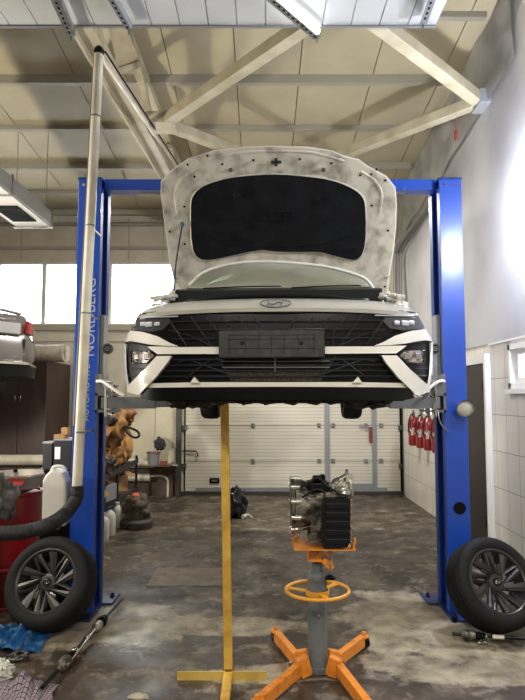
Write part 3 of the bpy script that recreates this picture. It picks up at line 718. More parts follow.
# headlights
hl = [(137, 316), (168, 317.2), (171, 321), (163, 329.5), (150, 331.5), (132, 329.8)]
lens_m = M('headlight_lens', '3c3f43', .12, 0, coat=.6)
chr2 = M('reflector_silver', 'c9cbcd', .3, .3)
for sg in (1, -1):
    hh = thing if False else None
    l = [(sg*x, z) for x, z in (L(u, v) for u, v in hl)]
    bm = B(); sheet(bm, l if sg > 0 else l[::-1], sf(.004), .05, .03); h = obj('headlight', bm, lens_m, car, 40)
    for u, v, r in ((143, 324, .016), (149, 324.5, .02), (157, 324, .015)):
        x, z = L(u, v); x *= sg; bm = B(); y = SF(x, z)
        box(bm, c2w(x, y-.002, z), (r*2.4, .012, r*1.4), Matrix.Rotation(CA-sg*.5, 3, 'Z'), .004); obj('led_unit', bm, chr2, h)
    bm = B(); pp = [L(u, v) for u, v in ((138, 317.2), (148, 317.4), (160, 317), (178, 316.6))]
    tube(bm, [c2w(sg*x, SF(x, z)-.008, z) for x, z in pp], .004, 8, 5); obj('running_light', bm, M('drl_grey', 'b4b9bc', .3), h, True)
    # fog / main lamp cluster
    fl = [(131, 351.5), (150, 351.8), (154.5, 356.5), (147, 363), (132, 363.4)]
    l = [(sg*x, z) for x, z in (L(u, v) for u, v in fl)]
    bm = B(); sheet(bm, l if sg > 0 else l[::-1], sf(.006), .03, .03); g = obj('fog_lamp', bm, M('lamp_silver', 'b9b1a8', .18, .6, '6a5b50', 22, (.45, .6)), car, 40)
    bm = B(); pp = [L(u, v) for u, v in fl]; tube(bm, [c2w(sg*x, SF(x, z), z) for x, z in pp], .004, 6, 0, True); obj('bezel', bm, bgloss, g, True)
    for u, v in ((137, 357), (147, 357)):
        x, z = L(u, v); x *= sg; bm = B(); box(bm, c2w(x, SF(x, z)+.002, z), (.045, .014, .035), Matrix.Rotation(CA-sg*.7, 3, 'Z'), .005); obj('reflector', bm, chrome, g)
    for v in (369, 376):
        bm = B(); pp = [L(u, v) for u in (128, 134, 140)]; tube(bm, [c2w(sg*x, SF(x, z)+.01, z) for x, z in pp], .003, 6); obj('vent_slat', bm, slat_m, car)
# fender panels with wheel arches
def boolcut(o, p0, p1, r):
    bm = B(); cyl(bm, p0, p1, r, 48); me = bpy.data.meshes.new('cut'); bm.to_mesh(me); bm.free()
    c = bpy.data.objects.new('cut', me); C.objects.link(c)
    md = o.modifiers.new('b', 'BOOLEAN'); md.operation = 'DIFFERENCE'; md.object = c; md.solver = 'EXACT'
    bpy.context.view_layer.update()
    if o.parent: c.parent = None
    new = bpy.data.meshes.new_from_object(o.evaluated_get(bpy.context.evaluated_depsgraph_get()))
    o.modifiers.remove(md); old = o.data; o.data = new; bpy.data.objects.remove(c)
def loft(sections, closed=True):
    bm = B(); g = [[bm.verts.new(c2w(*p)) for p in s] for s in sections]; n = len(g[0])
    for a, b in zip(g, g[1:]):
        for i in range(n if closed else n-1): bm.faces.new((a[i], a[(i+1) % n], b[(i+1) % n], b[i]))
    bm.faces.new(g[0][::-1]); bm.faces.new(g[-1]); return bm
for sg in (-1, 1):
    secs = []
    for y, xo, zt_ in ((.30, .80, .675), (.42, .865, .72), (.6, .89, .77), (.9, .905, .82), (1.2, .905, .86), (1.5, .905, .9)):
        secs.append([(sg*(xo-.03), y, .26), (sg*xo, y, .3), (sg*xo, y, .52), (sg*(xo-.012), y, .62), (sg*(xo-.04), y, zt_-.05), (sg*(xo-.085), y, zt_-.005), (sg*(xo-.13), y, zt_), (sg*(xo-.16), y, zt_-.01), (sg*(xo-.16), y, zt_-.12), (sg*(xo-.09), y, .5), (sg*(xo-.09), y, .26)])
    bm = loft(secs); fd = obj('fender', bm, white_paint, car, 35)
    boolcut(fd, c2w(sg*1.2, .9, .33) if False else V((0, 0, 0))+V((sg*1.2, .9, .33)), V((sg*.6, .9, .33)), .35)
# body behind bonnet opening: lower body, cabin, glass
def ring(y, hw, z0, z1, tuck=.05):
    return [(-hw+tuck, y, z0), (-hw, y, z0+.08), (-hw-.0, y, z0+.32), (-hw+.03, y, z1-.1), (-hw+.1, y, z1), (hw-.1, y, z1), (hw-.03, y, z1-.1), (hw, y, z0+.32), (hw, y, z0+.08), (hw-.05, y, z0)]
bm = loft([ring(1.5, .905, .2, .95), ring(2.4, .912, .19, .97), ring(3.3, .91, .19, .99), ring(4.0, .90, .21, 1.02), ring(4.4, .85, .28, 1.03), ring(4.62, .78, .34, .98), ring(4.68, .7, .42, .9)])
lb = obj('lower_body', bm, white_paint, car, 35)
for sg in (-1, 1): boolcut(lb, V((sg*1.2, 3.62, .33)), V((sg*.62, 3.62, .33)), .35)
bm = loft([[(-.78, 1.18, .93), (-.80, 1.5, .95), (.80, 1.5, .95), (.78, 1.18, .93)], [(-.68, 1.75, 1.22), (-.7, 1.8, 1.2), (.7, 1.8, 1.2), (.68, 1.75, 1.22)], [(-.6, 2.08, 1.385), (-.62, 2.12, 1.37), (.62, 2.12, 1.37), (.6, 2.08, 1.385)]])
obj('windscreen', bm, M('windscreen_glass', 'a3aa9b', .3, 0, 'b2b8a8', 3, coat=.3), car, 30)
bm = loft([[(-.80, 1.5, .95), (.80, 1.5, .95), (.63, 2.1, 1.37), (-.63, 2.1, 1.37)], [(-.80, 2.4, .96), (.80, 2.4, .96), (.62, 2.4, 1.385), (-.62, 2.4, 1.385)], [(-.80, 3.3, .98), (.80, 3.3, .98), (.6, 3.3, 1.36), (-.6, 3.3, 1.36)], [(-.76, 4.15, 1.0), (.76, 4.15, 1.0), (.62, 3.75, 1.28), (-.62, 3.75, 1.28)]])
obj('side_glass', bm, bgloss, car)
bm = loft([[(-.62, 2.05, 1.385), (0, 2.03, 1.42), (.62, 2.05, 1.385), (.62, 2.1, 1.36), (-.62, 2.1, 1.36)], [(-.62, 2.8, 1.4), (0, 2.8, 1.44), (.62, 2.8, 1.4), (.64, 2.8, 1.37), (-.64, 2.8, 1.37)], [(-.6, 3.6, 1.33), (0, 3.6, 1.37), (.6, 3.6, 1.33), (.62, 3.6, 1.3), (-.62, 3.6, 1.3)]])
obj('roof', bm, white_paint, car, 40)
for sg in (-1, 1):
    for pts in ([(.82, 1.3, .93), (.74, 1.75, 1.2), (.64, 2.08, 1.38)], [(.83, 2.5, .95), (.65, 2.55, 1.37)], [(.78, 4.1, 1.0), (.63, 3.6, 1.32)]):
        bm = B(); tube(bm, [c2w(sg*x, y, z) for x, y, z in pts], .03, 8, 3); obj('pillar', bm, white_paint, car, True)
    bm = B(); blob(bm, c2w(sg*.945, 1.76, .97), (.05, .09, .06), .05, 1, 1, 3); mi = obj('door_mirror', bm, white_paint, car, True)
    bm = B(); tube(bm, [c2w(sg*.9, 1.7, .95), c2w(sg*.82, 1.7, .95)], .02); obj('mirror_stalk', bm, bplastic, mi)
# cowl, wipers, engine bay, seal
bm = loft([[(-.74, 1.04, .84), (.74, 1.04, .84), (.74, 1.04, .93), (-.74, 1.04, .93)], [(-.76, 1.25, .88), (.76, 1.25, .88), (.76, 1.25, .985), (-.76, 1.25, .985)]]); obj('cowl', bm, bplastic, car)
for x0, x1 in ((-.55, .02), (.1, .62)):
    bm = B(); tube(bm, [c2w(x0, 1.15, .965), c2w((x0+x1)/2, 1.2, .985), c2w(x1, 1.27, 1.0)], .005, 6, 4); obj('wiper', bm, bplastic, car)
bm = B(); z = .60
prism(bm, [(-.74, .33), (.74, .33), (.74, 1.5), (-.74, 1.5)], lambda p, d: c2w(p[0], p[1], .22+d), .36); obj('engine_bay', bm, bdark, car)
bm = B(); box(bm, c2w(.05, .62, .68), (.55, .4, .16), Matrix.Rotation(CA, 3, 'Z'), .02); obj('engine_cover', bm, bplastic, car)
bm = B(); box(bm, c2w(-.45, .55, .68), (.26, .2, .16), Matrix.Rotation(CA, 3, 'Z'), .01); obj('battery', bm, bplastic, car)
bm = B(); box(bm, c2w(.5, .9, .70), (.22, .2, .14), Matrix.Rotation(CA, 3, 'Z'), .02); obj('fuse_box', bm, bplastic, car)
bm = B(); tube(bm, [c2w(-.6, .3, .70), c2w(-.3, .22, .735), c2w(0, .2, .74), c2w(.3, .22, .735), c2w(.6, .3, .70)], .016, 8, 6); obj('bonnet_seal', bm, bdark, car, True)
bm = B(); tube(bm, [c2w(-.5, .9, .76), c2w(-.2, .75, .8), c2w(.1, .85, .8), c2w(.4, .7, .76)], .02, 8, 6); obj('coolant_hose', bm, hose_m, car, True)
for sg in (-1, 1):
    bm = B(); cyl(bm, c2w(sg*.6, .95, .6), c2w(sg*.58, .98, .84), .06, 16); obj('strut_top', bm, dsteel, car)
    bm = B()
    for k in range(6): box(bm, c2w(sg*.735, .35+k*.13, .74+k*.025+.02), (.05, .04, .02), Matrix.Rotation(CA+.3*k, 3, 'Z'), .004)
    tube(bm, [c2w(sg*.72, .3, .735), c2w(sg*.735, .6, .8), c2w(sg*.74, 1.0, .86)], .012, 8, 3)
    obj('inner_flange', bm, dirty_white, car)
# bits on right fender edge
bm = B(); 
for u, v in ((383, 297), (390, 300), (397, 303), (403, 304)): blob(bm, W(u, v, 3.75), (.03, .03, .018), .4, 2, u, 2)
obj('fender_clip', bm, dirty_white, car, True)
bm = B(); prism(bm, [(0, 0), (.16, .06), (.2, .11), (.1, .08)], lambda p, d: c2w(-.55+p[0], 1.3+p[1]*1.2-d, 1.02+p[1]), .004); obj('paper_slip', bm, M('paper_green', 'cfe0cc', .6), car)
# underside
bm = B(); prism(bm, [(-.74, .22), (.74, .22), (.78, .5), (.62, .7), (.62, 1.15), (.8, 1.4), (.8, 4.2), (-.8, 4.2), (-.8, 1.4), (-.62, 1.15), (-.62, .7), (-.78, .5)], lambda p, d: c2w(p[0], p[1], .165+d), .05); obj('undertray', bm, bdark, car)
bm = B(); cyl(bm, c2w(-.5, .55, .155), c2w(.55, .6, .155), .03, 10)
for k in range(10): x = -.62+k*.14; blob(bm, c2w(x, .5+.1*math.sin(k*2), .15), (.06, .05, .03), .4, 2, k, 3)
for x in (-.62, -.5, .5, .6): blob(bm, c2w(x, .6, .14), (.09, .08, .045), .35, 2, x*5, 3)
obj('subframe', bm, dsteel, car, True)
# rear axle and wheels hanging
for sg in (-1, 1):
    bm = B(); x = sg*.79; a, b = c2w(x-.1, 3.62, .24), c2w(x+.1, 3.62, .24)
    lathe(bm, [(.2, .0), (.29, .0), (.312, .03), (.317, .1), (.312, .17), (.29, .2), (.2, .2)], a, b, 40, True); o = obj('rear_tyre', bm, rubber, car, 40)
    bm = B(); lathe(bm, [(.21, .02), (.2, .1), (.06, .17), (.001, .18)], a, b, 30); obj('rear_rim', bm, rim_d, o, 40)
bm = B(); cyl(bm, c2w(-.7, 3.55, .24), c2w(.7, 3.55, .24), .035, 12); obj('rear_axle', bm, dsteel, car)
# ---- bonnet
hp0 = V((CX+.05, CY+1.17, 2.40)); th = math.radians(63)
hd = V((0, -math.cos(th), math.sin(th))); hn = V((0, math.sin(th), math.cos(th)))   # hn points away from camera (outer skin)
rz = Matrix.Rotation(CA, 3, 'Z'); hd = rz@hd; hn = rz@hn; hs = rz@V((1, 0, 0))
def HP(u, v):
    d = ray(u, v); o = V((0, 0, CH)); t = (hp0-o).dot(hn)/d.dot(hn); p = o+d*t-hp0
    return (p.dot(hs), p.dot(hd))
def hf(off):
    return lambda s, t, d: hp0+hs*s+hd*t+hn*(off+d+.06*(1-(s/.78)**2)+.05*math.sin(max(0, min(1, t))*PI)-.05*max(0, t-.85)*4*max(0, t-.85))
out = [(179, 295), (172, 280), (167.5, 262), (163, 230), (159, 196), (159.5, 182), (168, 172), (187, 159), (194, 157), (212, 151), (245, 147.3), (275, 146.5), (308, 147.5), (333, 151), (344, 156), (360, 160), (368, 166), (388, 177), (397, 188), (398.5, 205), (398, 228), (395.5, 252), (391, 275), (388, 297), (376, 293), (367, 281), (352, 275), (321, 268.5), (275, 265), (240, 265.5), (215, 270), (200, 276), (189, 286)]
bn = thing('bonnet_dummy', 'x', 'x') if False else None
bm = B(); sheet(bm, [HP(*p) for p in out], hf(.03), .012, .05); bon = obj('bonnet', bm, white_paint, car, 40)
inn = []
bm = B(); tube(bm, [hf(-.004)(*HP(*p), 0) for p in ((189, 286), (200, 276), (215, 270), (240, 265.5), (275, 265), (321, 268.5), (352, 275), (367, 281), (376, 293))], .012, 8, 4); obj('rear_edge_highlight', bm, white_paint, bon, True)  # white tube added as the highlight along the bonnet's rear edge
cc = V((278, 215))
for u, v in out:
    q = cc+(V((u, v))-cc)*.985; inn.append((q.x, q.y))
frm = M('bonnet_inner_dirty', 'cfcabb', .45, 0, '857e70', 9, (.45, .7), .3, 20)
bm = B(); sheet(bm, [HP(*p) for p in inn], hf(.0), .03, .045); obj('inner_frame', bm, frm, bon, 40)
# raised rim around the opening and stiffening ribs
insr = [(190.5, 240), (190, 208), (193, 196), (202, 187.5), (218, 181.5), (240, 177.5), (275, 175.5), (310, 178), (332, 181.5), (350, 188), (362, 196.5), (366, 208), (366.5, 235), (364.5, 251), (360, 259), (352, 261.3), (336, 258), (320, 254.5), (300, 254.5), (275, 254.2), (262, 252.6), (245, 255), (225, 259), (208, 261.5), (198, 259.5), (192.5, 252)]
ins = [tuple(p)[:2] for p in smoothpts([(a, b, 0) for a, b in insr[-2:]+insr+insr[:2]], 3)[6:-6]]
bm = B(); sheet(bm, [HP(*p) for p in ins], hf(-.022), .02, .05); lin_ = obj('liner', bm, insul_m, bon, 40)
bm = B(); tube(bm, [hf(-.012)(*HP(*p), 0) for p in ins], .009, 8, 0, True); obj('liner_rim', bm, dirty_white, bon, True)
# embossing on the liner
bm = B()
for pts in ([(258, 214), (292, 214)], [(258, 222), (292, 222)]): tube(bm, [hf(-.024)(*HP(*p), 0) for p in pts], .006, 6)
tube(bm, [hf(-.025)(*HP(278+7*math.cos(k*PI/10), 218+5*math.sin(k*PI/10)), 0) for k in range(20)], .006, 6, 0, True)
tube(bm, [hf(-.024)(*HP(*p), 0) for p in ((205, 235), (230, 246), (275, 249), (325, 246), (352, 236))], .005, 6, 5)
for p in ((236, 196), (318, 200)): blob(bm, hf(-.022)(*HP(*p), 0), (.03, .012, .03), .2, 2, 1, 2)
obj('emboss', bm, insul_m, lin_, True)
for p in ((187, 165), (193.5, 177.5), (183, 208), (168.5, 233), (221.5, 165), (253, 161), (300, 160), (332, 164), (361, 176), (373, 207), (389, 232), (386, 181), (377, 170), (207, 156), (385, 287), (372, 175), (183.5, 246)):
    bm = B(); c = hf(-.003)(*HP(*p), 0); cyl(bm, c-hn*.001, c+hn*.004, .008, 12); obj('hole', bm, bdark, bon)
for p in ((230, 171), (324, 171)):
    bm = B(); c = hf(0)(*HP(*p), 0); cyl(bm, c, c-hn*.03, .016, 14, .012); obj('rubber_stop', bm, M('stop_grey', '57544c', .6), bon, True)
bm = B(); c = hf(0)(*HP(276, 163), 0); R = Matrix((hs, hd, hn)).transposed()
box(bm, c-hn*.008, (.07, .02, .012), R, .003); box(bm, c-hn*.01, (.018, .055, .014), R, .003); tube(bm, [c+hs*-.02, c-hn*.045+hs*-.02, c-hn*.045+hs*.02, c+hs*.02], .005, 8); obj('latch_striker', bm, dsteel, bon, bevel=.001)
bm = B()
for pts in ([(205, 160), (240, 153.5), (275, 152), (312, 153), (345, 162)], [(176, 215), (174, 195), (180, 180), (196, 170)], [(381, 215), (383, 196), (376, 182), (362, 172)]): tube(bm, [hf(.001)(*HP(*p), 0) for p in pts], .01, 8, 6)
obj('stiffening_rib', bm, frm, bon, True)
# blue-grey prop clip and rod
bm = B(); c1 = hf(-.01)(*HP(181, 226), 0); tube(bm, [c1, W(176, 262, 4.2), W(174, 290, 4.15)], .006, 8); pr = obj('prop_rod', bm, dsteel, car, True)
bm = B(); blob(bm, c1, (.016, .012, .02), .1, 2, 1, 2); obj('clip', bm, M('clip_blue', '35586e', .5), pr, True)
for u in (178, 383):
    bm = B(); a = W(u, 284, 4.42); beam(bm, a, W(u, 297, 4.36), .05, .02, (0, 1, 0)); beam(bm, a+V((0, -.0, 0)), a+V((0, -.15, .03)), .03, .01); obj('bonnet_hinge', bm, dirty_white, car, bevel=.003)

# ================================================================== YELLOW STAND
YP = 3.69; b0 = G(228.5, 677); xt = W(224.5, 410, YP).x; xb = b0.x
t = thing('support_stand', 'tall yellow steel support stand holding up the car front', 'stand', (xb, YP, 0))
ztop = c2w(0, .4, .15).z-.012
bm = B(); beam(bm, (xb, YP, .03), (xt, YP, ztop), .05, .05, (0, 1, 0)); obj('pole', bm, yellow, t, bevel=.004)
bm = B(); beam(bm, (xt-.06, YP, ztop+.004), (xt+.07, YP, ztop+.004), .08, .012); obj('top_plate', bm, M('plate_olive', '8a7434', .5), t)
a0, a1 = G(178, 677), G(267, 680)
bm = B(); bx(bm, a0.x, a1.x, YP-.03, YP-.024+.0, 0.0, .05); bx(bm, a0.x, a1.x, YP-.024, YP+.03, 0, .006); obj('foot', bm, M('yellow_pale', 'd6b860', .45, 0, 'bfa04c', 10), t)
bm = B(); p = G(214, 702); q = G(231, 645); bx(bm, -.025+xb, .025+xb, 3.1, YP-.03, 0, .05); obj('foot', bm, yellow, t, bevel=.003)
bm = B(); prism(bm, [(0, 0), (.33, 0), (0, .09)], lambda p, d: V((xb+.0+d, YP+.025+p[0], p[1])), .008); obj('rear_foot', bm, yellow, t)
bm = B(); cyl(bm, (xb, YP, .0), (xb, YP, .06), .034, 12); obj('weld_collar', bm, M('rust', '6b4a22', .7), t)

# ================================================================== TRANSMISSION JACK
JB = G(318, 675); jx, jy = JB.x, JB.y
t = thing('transmission_jack', 'orange and grey hydraulic transmission jack on casters', 'jack', (jx, jy, 0))
bm = B(); zcol = W(318, 574, jy).z; cyl(bm, (jx, jy, .05), (jx, jy, zcol), .057, 32); cyl(bm, (jx, jy, .03), (jx, jy, .06), .068, 32); obj('cylinder', bm, greyp, t, 40)
bm = B(); lathe(bm, [(.057, 0), (.063, .0), (.063, .03), (.052, .045), (.04, .05)], (jx, jy, zcol-.03), (jx, jy, 1), 32); obj('collar', bm, greyp, t, 40)
bm = B(); zram = W(318, 562, jy).z; cyl(bm, (jx, jy, zcol), (jx, jy, zram), .033, 24); cyl(bm, (jx, jy, zram), (jx, jy, W(318, 541, jy).z-.02), .016, 16); obj('ram', bm, greyp, t, 40)
bm = B(); blob(bm, (jx, jy-.06, .36), (.012, .008, .012), 0, 1, 0, 2); obj('valve', bm, steel, t, True)
bm = B(); zr = W(318, 590, jy).z; n = 48; rr = .188
tube(bm, [(jx+rr*math.cos(2*PI*k/n), jy+rr*math.sin(2*PI*k/n), zr) for k in range(n)], .0115, 12, 0, True); hw = obj('handwheel', bm, orange_y, t, True)
bm = B()
for a in (165, 285, 45): 
    a = math.radians(a); beam(bm, (jx+.06*math.cos(a), jy+.06*math.sin(a), zr-.01), (jx+.19*math.cos(a), jy+.19*math.sin(a), zr), .035, .006)
lathe(bm, [(.066, 0), (.072, 0), (.072, .03), (.066, .03)], (jx, jy, zr-.025), (jx, jy, 1), 32, True); obj('spoke', bm, orange_y, hw)
# legs
def leg(px, py, sgx, sgy):
    b = V((px, py, .055)); k = V((jx+sgx*.12, jy+sgy*.06, .06)); 
    bm = B(); beam(bm, V((jx+sgx*.055, jy+sgy*.035, .08)), k, .05, .11); beam(bm, k-(b-k)*.06, b, .045, .07)
    o = obj('leg', bm, orange, t, bevel=.004)
    bm = B(); beam(bm, b+V((0, 0, .02)), b+(b-k).normalized()*.06+V((0, 0, .02)), .06, .006); cyl(bm, b+(b-k).normalized()*.03+V((0, 0, .02)), b+(b-k).normalized()*.03+V((0, 0, .05)), .014, 10); obj('caster_plate', bm, orange, o)
    w = b+(b-k).normalized()*.055; 
    bm = B(); cyl(bm, (w.x-.013, w.y-.005, .032), (w.x+.013, w.y+.005, .032), .032, 20); obj('caster_wheel', bm, bplastic, o, 40)
    bm = B(); cyl(bm, (w.x-.016, w.y-.005, .032), (w.x+.016, w.y+.005, .032), .01, 12); obj('axle', bm, steel, o)
    bm = B(); cyl(bm, k+V((sgx*.03, -.0, -.02)), k+V((sgx*.06, -.02, -.02)), .014, 6); obj('leg_bolt', bm, chrome, o)
q1 = G(277, 632, .08); q2 = G(362, 637, .08)
leg(q1.x, q1.y, -1, 1); leg(q2.x, q2.y, 1, 1)
q3 = G(260, 701, .06); q4 = G(368, 706, .06); leg(q3.x, q3.y, -1, -1); leg(q4.x, q4.y, 1, -1)
bm = B(); bx(bm, jx-.07, jx+.07, jy-.05, jy+.05, .03, .05); obj('base_block', bm, orange, t)
# saddle
ZP = W(325, 543.5, jy).z
xl, xr_ = W(293, 541, jy).x, W(352, 541, jy).x
bm = B(); bx(bm, xl, xr_, jy-.15, jy+.12, ZP-.006, ZP); sad = obj('saddle_plate', bm, orange, t)
bm = B(); prism(bm, [(xr_-.012, 0), (xr_+.004, .055), (xr_-.006, .055), (xr_-.022, 0)], lambda p, d: V((p[0], jy-.15+d, ZP+p[1])), .06)
prism(bm, [(xl-.012, 0), (xl+.03, 0), (xl+.05, .03)], lambda p, d: V((p[0], jy+.1+d, ZP+p[1])), .01)
obj('saddle_lug', bm, orange, sad)
bm = B(); bx(bm, jx-.055, jx+.02, jy-.07, jy-.062, ZP-.085, ZP-.006); bx(bm, jx-.055, jx-.045, jy-.062, jy+.07, ZP-.085, ZP-.006); bx(bm, jx-.06, jx+.07, jy-.07, jy+.07, ZP-.092, ZP-.082)
beam(bm, (jx+.03, jy-.07, ZP-.08), (jx+.085, jy-.08, ZP-.13), .035, .01, (0, 1, 0)); obj('tilt_bracket', bm, orange, t, bevel=.002)
for x, z in ((jx-.03, ZP-.045), (jx+.012, ZP-.04), (jx+.07, ZP-.04), (jx+.07, ZP-.095)):
    bm = B(); cyl(bm, (x, jy-.085, z), (x, jy-.06, z), .018, 16); cyl(bm, (x, jy-.09, z), (x, jy-.085, z), .009, 6); obj('pivot_bolt', bm, M('bolt_orange', 'c98a4a', .4, .3), t)
bm = B(); cyl(bm, (jx+.07, jy-.08, ZP-.04), (jx+.07, jy-.08, ZP-.165), .006, 8); obj('adjust_screw', bm, steel, t)
bm = B(); lathe(bm, [(.01, 0), (.03, .004), (.032, .014), (.014, .026), (.005, .03)], (jx+.07, jy-.08, ZP-.19), (jx+.07, jy-.08, 1), 18); obj('knob', bm, bplastic, t, 40)
bm = B(); tube(bm, [(jx-.06, jy-.04, zcol), (jx-.06, jy-.045, zcol+.05), (jx-.08, jy-.05, ZP-.1)], .0025, 6); obj('wire', bm, steel, t)
# ---- gearbox
def gz(v): return W(320, v, jy).z
def gx(u): return W(u, 510, jy).x
g = thing('gearbox', 'removed car gearbox with black oil pan resting on the orange jack', 'gearbox', (jx, jy, ZP))
zc = (gz(477)+gz(533))/2; r0 = (gz(477)-gz(533))/2
bm = B(); lathe(bm, [(r0*.8, 0), (r0, 0), (r0, .018), (r0*.93, .024), (r0*.9, .07), (r0*.82, .12), (r0*.7, .17), (.02, .175)], (gx(291), jy, zc), (gx(320), jy, zc), 28); bh = obj('bell_housing', bm, alu, g, 40)
bm = B()
for k in range(11):
    a = 2*PI*k/11; y, z = math.cos(a)*r0*.97, math.sin(a)*r0*.97
    cyl(bm, (gx(291)-.006, jy+y, zc+z), (gx(291)+.05, jy+y, zc+z), .014, 10)
    beam(bm, (gx(291)+.02, jy+y, zc+z), (gx(291)+.13, jy+y*.75, zc+z*.75), .008, .02)
obj('flange_boss', bm, alu_b, bh, True)
bm = B(); x0, x1 = gx(308), gx(346)
box(bm, ((x0+x1)/2, jy+.02, (gz(540)+gz(488))/2), (x1-x0, .26, gz(488)-gz(540)), None, .03); cs = obj('gear_case', bm, alu, g, 40)
bm = B()
for k in range(7): z = gz(538)+k*.045; bx(bm, x0-.004, x0+.04, jy-.125, jy-.10, z, z+.008, .001)
for k in range(4): x = x0+.01+k*.018; bx(bm, x, x+.005, jy-.122, jy-.1, gz(538), gz(495))
obj('casting_rib', bm, alu, cs)
px0, px1, pz0, pz1 = gx(319.5), gx(346.5), ZP+.012, gz(494)
bm = B(); sheet(bm, [(px0+.005, pz0), (px1-.02, pz0), (px1-.002, pz0+.03), (px1+.002, pz1-.02), (px1-.01, pz1), (px0+.02, pz1), (px0, pz1-.015)], lambda x, z, d: V((x, jy-.155+d, z)), .05, .02); pan = obj('oil_pan', bm, pan_m, g, 40)
bm = B()
for k in range(5): z = pz0+.035+k*(pz1-pz0-.05)/4.6; box(bm, ((px0+px1)/2+.004, jy-.158, z), (px1-px0-.03, .010, .034), None, .004)
cyl(bm, (px0+.01, jy-.16, pz0+.07), (px0+.01, jy-.12, pz0+.07), .03, 18); obj('pan_rib', bm, pan_m, pan)
bm = B()
for k in range(7): z = pz0+.02+k*.042; cyl(bm, (px1+.008, jy-.15, z), (px1+.008, jy-.1, z), .009, 8)
obj('pan_bolt', bm, chrome, g, True)
# end cover (bright) on upper right
a = V((gx(332), jy-.02, gz(486))); b = V((gx(352), jy-.02, gz(482)))
bm = B(); lathe(bm, [(.03, 0), (.045, .02), (.05, .06), (.062, .09), (.085, .1), (.085, .112), (.02, .115)], a, b, 24); ec = obj('end_cover', bm, alu_b, g, 40)
bm = B(); bx(bm, gx(344), gx(351.5), jy-.1, jy-.08, gz(480), gz(472.5), .003); tube(bm, [(gx(345), jy-.09, gz(474)), (gx(338), jy-.1, gz(478)), (gx(334), jy-.09, gz(486))], .006, 8, 4); obj('bracket_plate', bm, alu_b, ec, bevel=.002)
bm = B(); blob(bm, (gx(341), jy-.08, gz(489)), (.05, .05, .03), .4, 3, 2, 3); blob(bm, (gx(330), jy-.07, gz(484)), (.035, .04, .02), .4, 3, 5, 3); obj('valve_cover', bm, alu_b, g, True)
bm = B(); bx(bm, gx(307), gx(327), jy-.13, jy+.02, gz(488), gz(480), .008); box(bm, (gx(316), jy-.07, gz(477)), (.05, .05, .035), None, .006); box(bm, (gx(322), jy-.05, gz(476)), (.03, .05, .03), None, .006); obj('solenoid', bm, bplastic, g, bevel=.002)
bm = B(); tube(bm, [(gx(298), jy-.1, gz(487)), (gx(306), jy-.14, gz(480)), (gx(316), jy-.12, gz(475)), (gx(327), jy-.14, gz(484)), (gx(336), jy-.13, gz(490)), (gx(345), jy-.15, gz(492))], .007, 8, 6)
tube(bm, [(gx(300), jy-.13, gz(495)), (gx(312), jy-.15, gz(486)), (gx(322), jy-.15, gz(489)), (gx(318), jy-.15, gz(505)), (gx(312), jy-.145, gz(520))], .006, 8, 6); obj('harness', bm, hose_m, g, True)
bm = B()
for (u, v, r) in ((300, 500, .02), (304, 515, .016), (299, 525, .018), (309, 498, .014), (313, 510, .02), (317, 525, .016), (308, 532, .018)):
    bm = B(); cyl(bm, (gx(u), jy-.125, gz(v)), (gx(u), jy-.08, gz(v)), r*.8, 14); cyl(bm, (gx(u), jy-.132, gz(v)), (gx(u), jy-.125, gz(v)), r*.4, 6); obj('boss', bm, alu, cs, 40)

